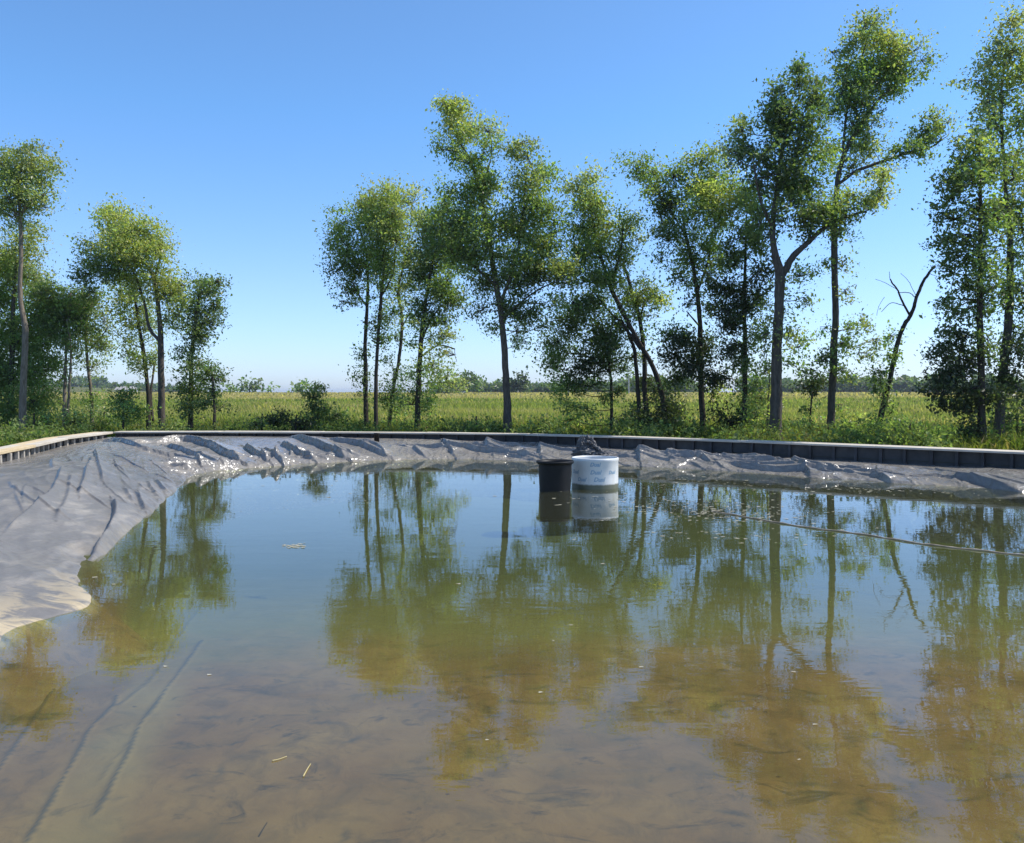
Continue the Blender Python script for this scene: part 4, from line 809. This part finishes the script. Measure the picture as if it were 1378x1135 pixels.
far_tree(250, 'pale green distant tree seen under the bushy middle tree', 600, 532, [(598, 518, 10, 9), (588, 524, 9, 6), (610, 522, 8, 7)], 'olive')

def treeline(name, D, spans, label, tint, seed):
    r = np.random.default_rng(seed); cen, tin = [], []
    for x0, x1, yt, yb in spans:
        x = x0
        while x < x1:
            w = r.uniform(5, 13); h = (yb - yt) * r.uniform(.55, 1.1)
            for _ in range(int(10 + w * h * .22)):
                px = x + r.normal(0, w * .4); py = yb - h * r.uniform(0, 1) ** .8 * (1 - .5 * (abs(px - x) / w) ** 2)
                cen.append(at(px, py, D + r.uniform(-12, 12))); tin.append(np.array(G[tint]) * r.uniform(.7, 1.3))
            x += w * r.uniform(.5, 1.0)
    V, Q, tc = leaves_from(np.array(cen), 12, D * .0035, D * .0045, np.array(tin), .7, r)
    o = mesh_np(name, V, Q, M['leaf'], None, False, tc); tag(o, label, 'woods', kind='stuff'); return o
treeline('far_woods', 420, [(640, 690, 514, 529), (704, 760, 520, 530), (780, 940, 512, 530), (1000, 1270, 511, 529), (1255, 1420, 508, 530)], 'dark line of woods along the far edge of the field', 'dark', 3)
treeline('hill_woods', 700, [(-20, 95, 514, 527), (95, 140, 513, 527), (140, 205, 521, 528), (205, 250, 524, 528)], 'bluish wooded rise beyond the field at far left', 'dark', 5)

# small pale house on the left rise
def house():
    c = at(170, 524, 560); z = float(gz(c[0], c[1])) ; z = c[2] - 3.2
    root = empty('farmhouse', (c[0], c[1], z)); tag(root, 'tiny pale farmhouse with grey roof on the far left rise', 'house')
    mb = MB(); mb.box((0, 0, 1.3), (5.5, 0, 0), (0, 4, 0), (0, 0, 1.5)); mb.build('wall', M['wall'], root, False)
    mb = MB(); V = [(-6, -4.5, 2.8), (6, -4.5, 2.8), (6, 4.5, 2.8), (-6, 4.5, 2.8), (-6, 0, 5), (6, 0, 5)]
    mb.add(V, [(0, 1, 5, 4), (2, 3, 4, 5), (3, 2, 1, 0)], [(0, 4, 3), (1, 2, 5)]); mb.build('roof', M['roof'], root, False)
house()
def pole(px, py0, py1, D, label):
    b = at(px, py0, D); t = at(px, py1, D)
    mb = MB(); mb.tube(np.array([(0, 0, -1), (0, 0, (t - b)[2] * .5), (0, 0, (t - b)[2])]), [.20, .18, .15], 8)
    mb.box((0, -.22, (t - b)[2] - .5), (1.0, 0, 0), (0, .06, 0), (0, 0, .08))
    o = mb.build('utility_pole', M['pole'], None, False); o.location = b; tag(o, label, 'utility pole', 'utility poles across the field')
pole(604, 531, 512, 260, 'pale utility pole beyond the field left of the lone bare trunk')
pole(846, 531, 505, 260, 'pale utility pole beyond the field behind the weeping tree')

# ------------------------------------------------------------------ field crop and weeds
def blades(name, pts, h, w, tint, r, label, cat, lean=.35, nb=1):
    n = len(pts); a = r.uniform(0, 2 * math.pi, n); ln = r.normal(0, lean, n)
    side = np.stack([np.cos(a), np.sin(a), 0 * a], 1) * w[:, None] * .5
    d = np.stack([-np.sin(a) * ln, np.cos(a) * ln, np.ones(n)], 1) * h[:, None]
    mid = pts + d * .55; tip = pts + d * np.array((1.7, 1.7, .96))
    V = np.stack([pts - side * .7, pts + side * .7, mid + side, tip, mid - side], 1).reshape(-1, 3)
    b = np.arange(n) * 5
    Q = np.stack([b, b + 1, b + 2, b + 4], 1); T3 = np.stack([b + 4, b + 2, b + 3], 1)
    o = mesh_np(name, V, [Q, T3], M['blade'], None, False, np.repeat(tint, 5, 0)); tag(o, label, cat, kind='stuff'); return o

def build_field():
    r = np.random.default_rng(17); P, H, Wd, Tn = [], [], [], []
    for d0, d1, dens, hh, ww in ((44, 70, 16, .50, .05), (70, 110, 6, .58, .09), (110, 190, 2.0, .68, .2), (190, 330, .5, .8, .5)):
        n = int(.5 * 1.84 * (d1 ** 2 - d0 ** 2) * dens)
        d = np.sqrt(r.uniform(d0 ** 2, d1 ** 2, n)); a = r.uniform(-.92, .92, n)
        x, y = d * np.sin(a), d * np.cos(a)
        # drilled rows running away to the left
        P.append(np.stack([x, y, gz(x, y)], 1)); H.append(hh * r.uniform(.7, 1.25, n)); Wd.append(ww * r.uniform(.6, 1.3, n))
        b = fbm(x * .02, y * .06, 81, 3); tan = smoothstep(.05, .35, b + 1.0 * smoothstep(105, 190, y) - .12 + r.normal(0, .16, n)); tan = np.maximum(tan, .75 * np.exp(-((y - 62 - 6 * pn(x * .05, 0 * x, 4)) / 7) ** 2) * r.uniform(.3, 1.2, n))
        g = np.array((.22, .26, .075)); tn = np.array((.46, .38, .18))
        Tn.append((g + (tn - g) * np.clip(tan, 0, 1)[:, None]) * r.uniform(.7, 1.25, n)[:, None])
    blades('field_crop', np.concatenate(P), np.concatenate(H), np.concatenate(Wd), np.concatenate(Tn), r, 'green and tan crop filling the wide field beyond the trees', 'crop')
    # weeds and grass between the wall and the field
    n = 150000; c = np.array((0., 12.))
    k = r.uniform(1.06, 3.1, n); idx = r.integers(int(NS * .08), int(NS * .80), n); Q = tp[idx]
    p = c + (Q - c) * k[:, None]; ok = (p[:, 1] > 14) & (p[:, 1] < 47) & (np.abs(p[:, 0]) < p[:, 1] * .78 + 3)
    # the mown strip next to the right-hand wall stays short
    p = p[ok]; k = k[ok]; n = len(p); x, y = p[:, 0], p[:, 1]
    tall = smoothstep(.0, .4, fbm(x * .25, y * .25, 91, 3) + .12) * smoothstep(1.12, 1.4, k)
    h = (.09 + .36 * tall) * r.uniform(.6, 1.35, n); w = r.uniform(.012, .034, n) * (1 + tall)
    b = fbm(x * .3, y * .3, 95, 2)[:, None]; t1, t2 = np.array((.075, .115, .025)), np.array((.19, .20, .06))
    T = t1 + (t2 - t1) * np.clip(.5 + b * 1.2 + r.normal(0, .2, (n, 1)), 0, 1)
    dry = r.uniform(0, 1, n) < .08; T[dry] = (.26, .21, .10)
    blades('weeds', np.stack([x, y, gz(x, y) - .01], 1), h, w, T, r, 'rough weeds and grass growing between the wall and the field', 'weeds', .45)
build_field()
def undergrowth():
    r = np.random.default_rng(41); c = np.array((0., 12.)); cen, tin = [], []
    n = 1900; k = r.uniform(1.10, 2.3, n); idx = r.integers(int(NS * .10), int(NS * .78), n)
    p = c + (tp[idx] - c) * k[:, None]; ok = (p[:, 1] > 15) & (p[:, 1] < 42) & (np.abs(p[:, 0]) < p[:, 1] * .75 + 2) & (pn(p[:, 0] * .3, p[:, 1] * .3, 12) > -.12)
    names = ['mid', 'dark', 'olive', 'mid', 'dark', 'olive']
    for q in p[ok]:
        h = r.uniform(.15, .62); g = float(gz(q[0], q[1])); t = np.array(G[names[r.integers(6)]]) * r.uniform(.6, 1.05)
        for _ in range(r.integers(2, 6)):
            cen.append((q[0] + r.normal(0, .28), q[1] + r.normal(0, .28), g + h * r.uniform(.2, 1.))); tin.append(t)
    V, Q, tc = leaves_from(np.array(cen), 22, .17, .09, np.array(tin), .8, r)
    o = mesh_np('undergrowth', V, Q, M['blade'], None, False, tc); tag(o, 'leafy weeds growing low between the wall and the tree trunks', 'weeds', kind='stuff')
undergrowth()

# ------------------------------------------------------------------ tubs standing in the pond
def drum():
    c = onplane(801, 659, 0); R0 = .44; y = c[1] + R0; x = (801 - CX) / F * (y / 1.0); 
    root = empty('white_drum', (x, y, -.12)); tag(root, 'white plastic drum with blue lettering standing in the pond', 'drum')
    mb = MB()
    mb.lathe([(R0 * .99, -.95), (R0, 0), (R0, .30), (R0 * 1.0, .62), (R0 * 1.012, .63), (R0 * 1.015, .67), (R0 * 1.0, .685), (R0 * .965, .685), (R0 * .955, .66), (R0 * .95, .3), (R0 * .94, -.1), (0.001, -.1)], 72)
    body = mb.build('body', M['drum'], root)
    words = [(-.02, .545, .115, 'Dual'), (-1.0, .40, .11, 'Dual'), (.0, .40, .12, 'Dual'), (-.62, .265, .11, 'Dual'), (.16, .265, .125, 'Dual'), (.78, .40, .10, 'Dual')]
    for ang, z, size, s in words:
        cu = bpy.data.curves.new('lettering', 'FONT'); cu.body = s; cu.size = size * .88; cu.shear = .3; cu.align_x = 'CENTER'; cu.offset = .003; cu.resolution_u = 3
        to = bpy.data.objects.new('lettering', cu); col.objects.link(to)
        dg = bpy.context.evaluated_depsgraph_get(); me = bpy.data.meshes.new_from_object(to.evaluated_get(dg))
        V = np.array([v.co[:] for v in me.vertices]); a = ang + V[:, 0] / R0 - .08
        rr = R0 + .003
        W = np.stack([np.sin(a) * rr, -np.cos(a) * rr, z + V[:, 1]], 1)
        fs = [tuple(p.vertices) for p in me.polygons]
        f3 = [f for f in fs if len(f) == 3]; f4 = [f for f in fs if len(f) == 4]
        mb = MB(); mb.add(W, f4, f3); mb.build('printed_word', M['ink'], body, False)
        bpy.data.objects.remove(to); bpy.data.meshes.remove(me); bpy.data.curves.remove(cu)
def tub():
    c = onplane(745, 663, 0); R0 = .285; y = c[1] + R0 + .1; x = (747 - CX) / F * y
    root = empty('black_tub', (x, y, -.12)); tag(root, 'black plastic tub with flared rim beside the white drum', 'tub')
    mb = MB()
    mb.lathe([(R0 * .93, -.95), (R0 * .98, 0), (R0 * 1.03, .3), (R0 * 1.07, .6)], 64); mb.lathe([(R0 * 1.04, .6), (R0 * .99, .3), (R0 * .94, -.12), (.001, -.12)], 64)
    mb.build('body', M['tub'], root)
    mb = MB(); mb.lathe([(R0 * 1.055, .595), (R0 * 1.16, .612), (R0 * 1.22, .63), (R0 * 1.22, .655), (R0 * 1.19, .665), (R0 * 1.12, .65), (R0 * 1.05, .64), (R0 * 1.04, .6)], 64)
    mb.build('rim', M['tub'], root)
drum(); tub()

# crumpled bundle of plastic on the bank behind the tubs
def crumple():
    c = at(784, 612, 21.6); r = np.random.default_rng(2)
    mb = MB()
    def lump(o, rad, seed):
        nu, nv = 40, 24; u = np.linspace(0, 2 * math.pi, nu, endpoint=False); v = np.linspace(-1.45, 1.5, nv)
        U, Vv = np.meshgrid(u, v); rr = 1 + .75 * (1 - 2.2 * np.abs(pn(U * 1.6 + seed, Vv * 2.2, seed))) * .45 + .35 * pn(U * 3.2, Vv * 3.6 + 4, seed + 3)
        p = np.stack([np.cos(U) * np.cos(Vv), np.sin(U) * np.cos(Vv), np.sin(Vv)], -1) * rr[..., None] * np.array(rad) + np.array(o)
        i = np.arange(nv - 1)[:, None]; j = np.arange(nu)[None, :]; j2 = (j + 1) % nu
        mb.add(p.reshape(-1, 3), np.stack([i * nu + j, i * nu + j2, (i + 1) * nu + j2, (i + 1) * nu + j], -1).reshape(-1, 4))
    lump((0, 0, .20), (.12, .11, .20), 4); lump((.06, .02, .02), (.26, .18, .14), 9); lump((.42, .02, -.02), (.22, .15, .12), 15)
    for k, (h, e, y0) in enumerate(((.40, .46, -.02), (.33, .40, .06), (.30, .52, -.08))):
        A = catmull(np.array([(.02, y0, h), (.14, y0, h + .03), (.27, y0 + .03, h - .06), (e - .06, y0, .10), (e + .10, y0, -.06)]), 7)
        mb.tube(A, .045 + .012 * np.sin(np.arange(len(A)) * 1.3 + k), 7, True, .22)
    o = mb.build('plastic_bundle', M['crump'], None, False); o.location = (c[0], c[1], c[2]); tag(o, 'crumpled shiny bundle of grey plastic on the bank behind the white drum', 'plastic bundle')
crumple()

# dark short post by the far bank
def stub():
    b = at(507, 606, 24.6); t = at(507, 584, 24.6)
    mb = MB(); H = t[2] - b[2]; mb.lathe([(.001, -.35), (.075, -.35), (.075, H - .02), (.085, H - .02), (.085, H + .02), (.06, H + .02), (.06, H - .3), (.001, H - .3)], 20)
    o = mb.build('black_pipe', M['tub']); o.location = b; tag(o, 'short upright black pipe against the far wall below the straight tree', 'pipe')
stub()

# floating rope on the right
def rope():
    pts = np.array([onplane(958, 688, .004), onplane(1010, 697, .006), onplane(1080, 709, .007), onplane(1160, 719, .006), onplane(1250, 733, .007), onplane(1366, 746, .006), onplane(1480, 760, .006)])
    C = catmull(pts, 14); n = len(C); C[:, 0] += np.cumsum(rng.normal(0, .004, n)) * .3; C[:, 2] += .004 * np.sin(np.arange(n) * .9)
    mb = MB(); mb.tube(C, .0105 * (1 + .18 * np.sin(np.arange(n) * 1.7)), 8, True, .06)
    o = mb.build('floating_rope', M['rope']); tag(o, 'thin weathered brown rope floating across the water at right', 'rope')
rope()

# straw stems and scum on the water
def straw(px, label):
    P = catmull(np.array([onplane(a, b, .004) for a, b in px]), 6)
    mb = MB(); mb.tube(P, np.linspace(.0035, .002, len(P)), 6); o = mb.build('straw_stem', M['straw']); tag(o, label, 'straw', 'straw stems floating near the camera')
straw([(408, 1045), (413, 1036), (418, 1028)], 'short upright-pointing straw stem floating near the bottom left')
straw([(366, 1024), (375, 1022), (386, 1018)], 'short level straw stem floating left of the other straw')
def debris():
    r = np.random.default_rng(23); C = []
    for cx, cy, sx, sy, n in ((985, 690, 60, 8, 260), (900, 680, 50, 7, 110), (800, 672, 40, 5, 24), (1150, 660, 120, 6, 140), (920, 650, 60, 7, 120), (1000, 720, 90, 6, 60), (395, 735, 8, 1.6, 60), (420, 660, 120, 20, 60), (110, 800, 50, 25, 8), (500, 880, 300, 60, 7), (1100, 860, 200, 80, 6)):
        for _ in range(n):
            C.append(onplane(r.normal(cx, sx), r.normal(cy, sy), .003))
    C = np.array(C); C = C[C[:, 1] < 21]; n = len(C); a = r.uniform(0, 6.28, n); L = np.minimum(r.lognormal(-4.2, .5, n), .0022 * C[:, 1])
    ks = 6; V = []
    for k in range(ks):
        t = a + k * 2 * math.pi / ks; q = L * r.uniform(.5, 1.2, n)
        V.append(np.stack([C[:, 0] + np.cos(t) * q * 1.5, C[:, 1] + np.sin(t) * q, C[:, 2] + r.uniform(0, .003, n)], 1))
    V = np.stack(V, 1).reshape(-1, 3); F_ = np.arange(n * ks).reshape(n, ks)
    o = mesh_np('floating_debris', V, F_, M['foam'], None, False); tag(o, 'pale specks of scum and seed fluff floating on the pond', 'debris', kind='stuff')
debris()

# ------------------------------------------------------------------ light
AZ, EL = R(82), R(53)          # azimuth clockwise from +Y (the view direction)
sv = Vector((math.sin(AZ) * math.cos(EL), math.cos(AZ) * math.cos(EL), math.sin(EL)))
sl = bpy.data.lights.new('sun', 'SUN'); sl.energy = 5.0; sl.angle = R(.53); sl.color = (1, .95, .87)
so = bpy.data.objects.new('sun', sl); col.objects.link(so); so.rotation_euler = sv.to_track_quat('Z', 'Y').to_euler(); so.location = (20, 10, 40)
w = bpy.data.worlds.new('World'); scene.world = w; w.use_nodes = True
nt = w.node_tree; nt.nodes.clear()
sky = nt.nodes.new('ShaderNodeTexSky'); sky.sky_type = 'NISHITA'; sky.sun_disc = False; sky.sun_elevation = EL; sky.sun_rotation = AZ
sky.altitude = 200; sky.air_density = 1.0; sky.dust_density = .5; sky.ozone_density = 2.0
bg = nt.nodes.new('ShaderNodeBackground'); bg.inputs[1].default_value = .141
wo = nt.nodes.new('ShaderNodeOutputWorld')
tc = nt.nodes.new('ShaderNodeTexCoord'); sx = nt.nodes.new('ShaderNodeSeparateXYZ'); nt.links.new(tc.outputs['Generated'], sx.inputs[0])
cr = nt.nodes.new('ShaderNodeValToRGB'); nt.links.new(sx.outputs[2], cr.inputs[0])
for e, (p, c) in zip([cr.color_ramp.elements[0], cr.color_ramp.elements[1], cr.color_ramp.elements.new(.12), cr.color_ramp.elements.new(.3)], ((0, (.79, .96, 1.45)), (1, (.58, .98, 1.32)), (.12, (.80, .98, 1.32)), (.3, (.69, 1.04, 1.34)))):
    e.position = p; e.color = (*c, 1)
mxs = nt.nodes.new('ShaderNodeMix'); mxs.data_type = 'RGBA'; mxs.blend_type = 'MULTIPLY'; mxs.inputs[0].default_value = 1
nt.links.new(sky.outputs[0], mxs.inputs[6]); nt.links.new(cr.outputs[0], mxs.inputs[7])
nt.links.new(mxs.outputs[2], bg.inputs[0]); nt.links.new(bg.outputs[0], wo.inputs[0])
scene.view_settings.view_transform = 'Standard'; scene.view_settings.look = 'None'; scene.view_settings.gamma = 1; scene.view_settings.exposure = .22
scene.view_settings.use_curve_mapping = False
scene.cycles.max_bounces = 8; scene.cycles.transparent_max_bounces = 8
# air
hz = bpy.data.materials.new('haze_air'); hz.use_nodes = True; hn = hz.node_tree; hn.nodes.clear()
ho = hn.nodes.new('ShaderNodeOutputMaterial'); hv = hn.nodes.new('ShaderNodeVolumePrincipled')
hv.inputs['Color'].default_value = (.80, .88, 1, 1); hv.inputs['Density'].default_value = .0002; hv.inputs['Anisotropy'].default_value = .3
hn.links.new(hv.outputs[0], ho.inputs['Volume'])
mb = MB(); mb.box((0, 0, 3.5), (5600, 0, 0), (0, 5600, 0), (0, 0, 12.0)); o = mb.build('haze', hz, None, False); tag(o, kind='stuff')
print('leaves', leafcount)
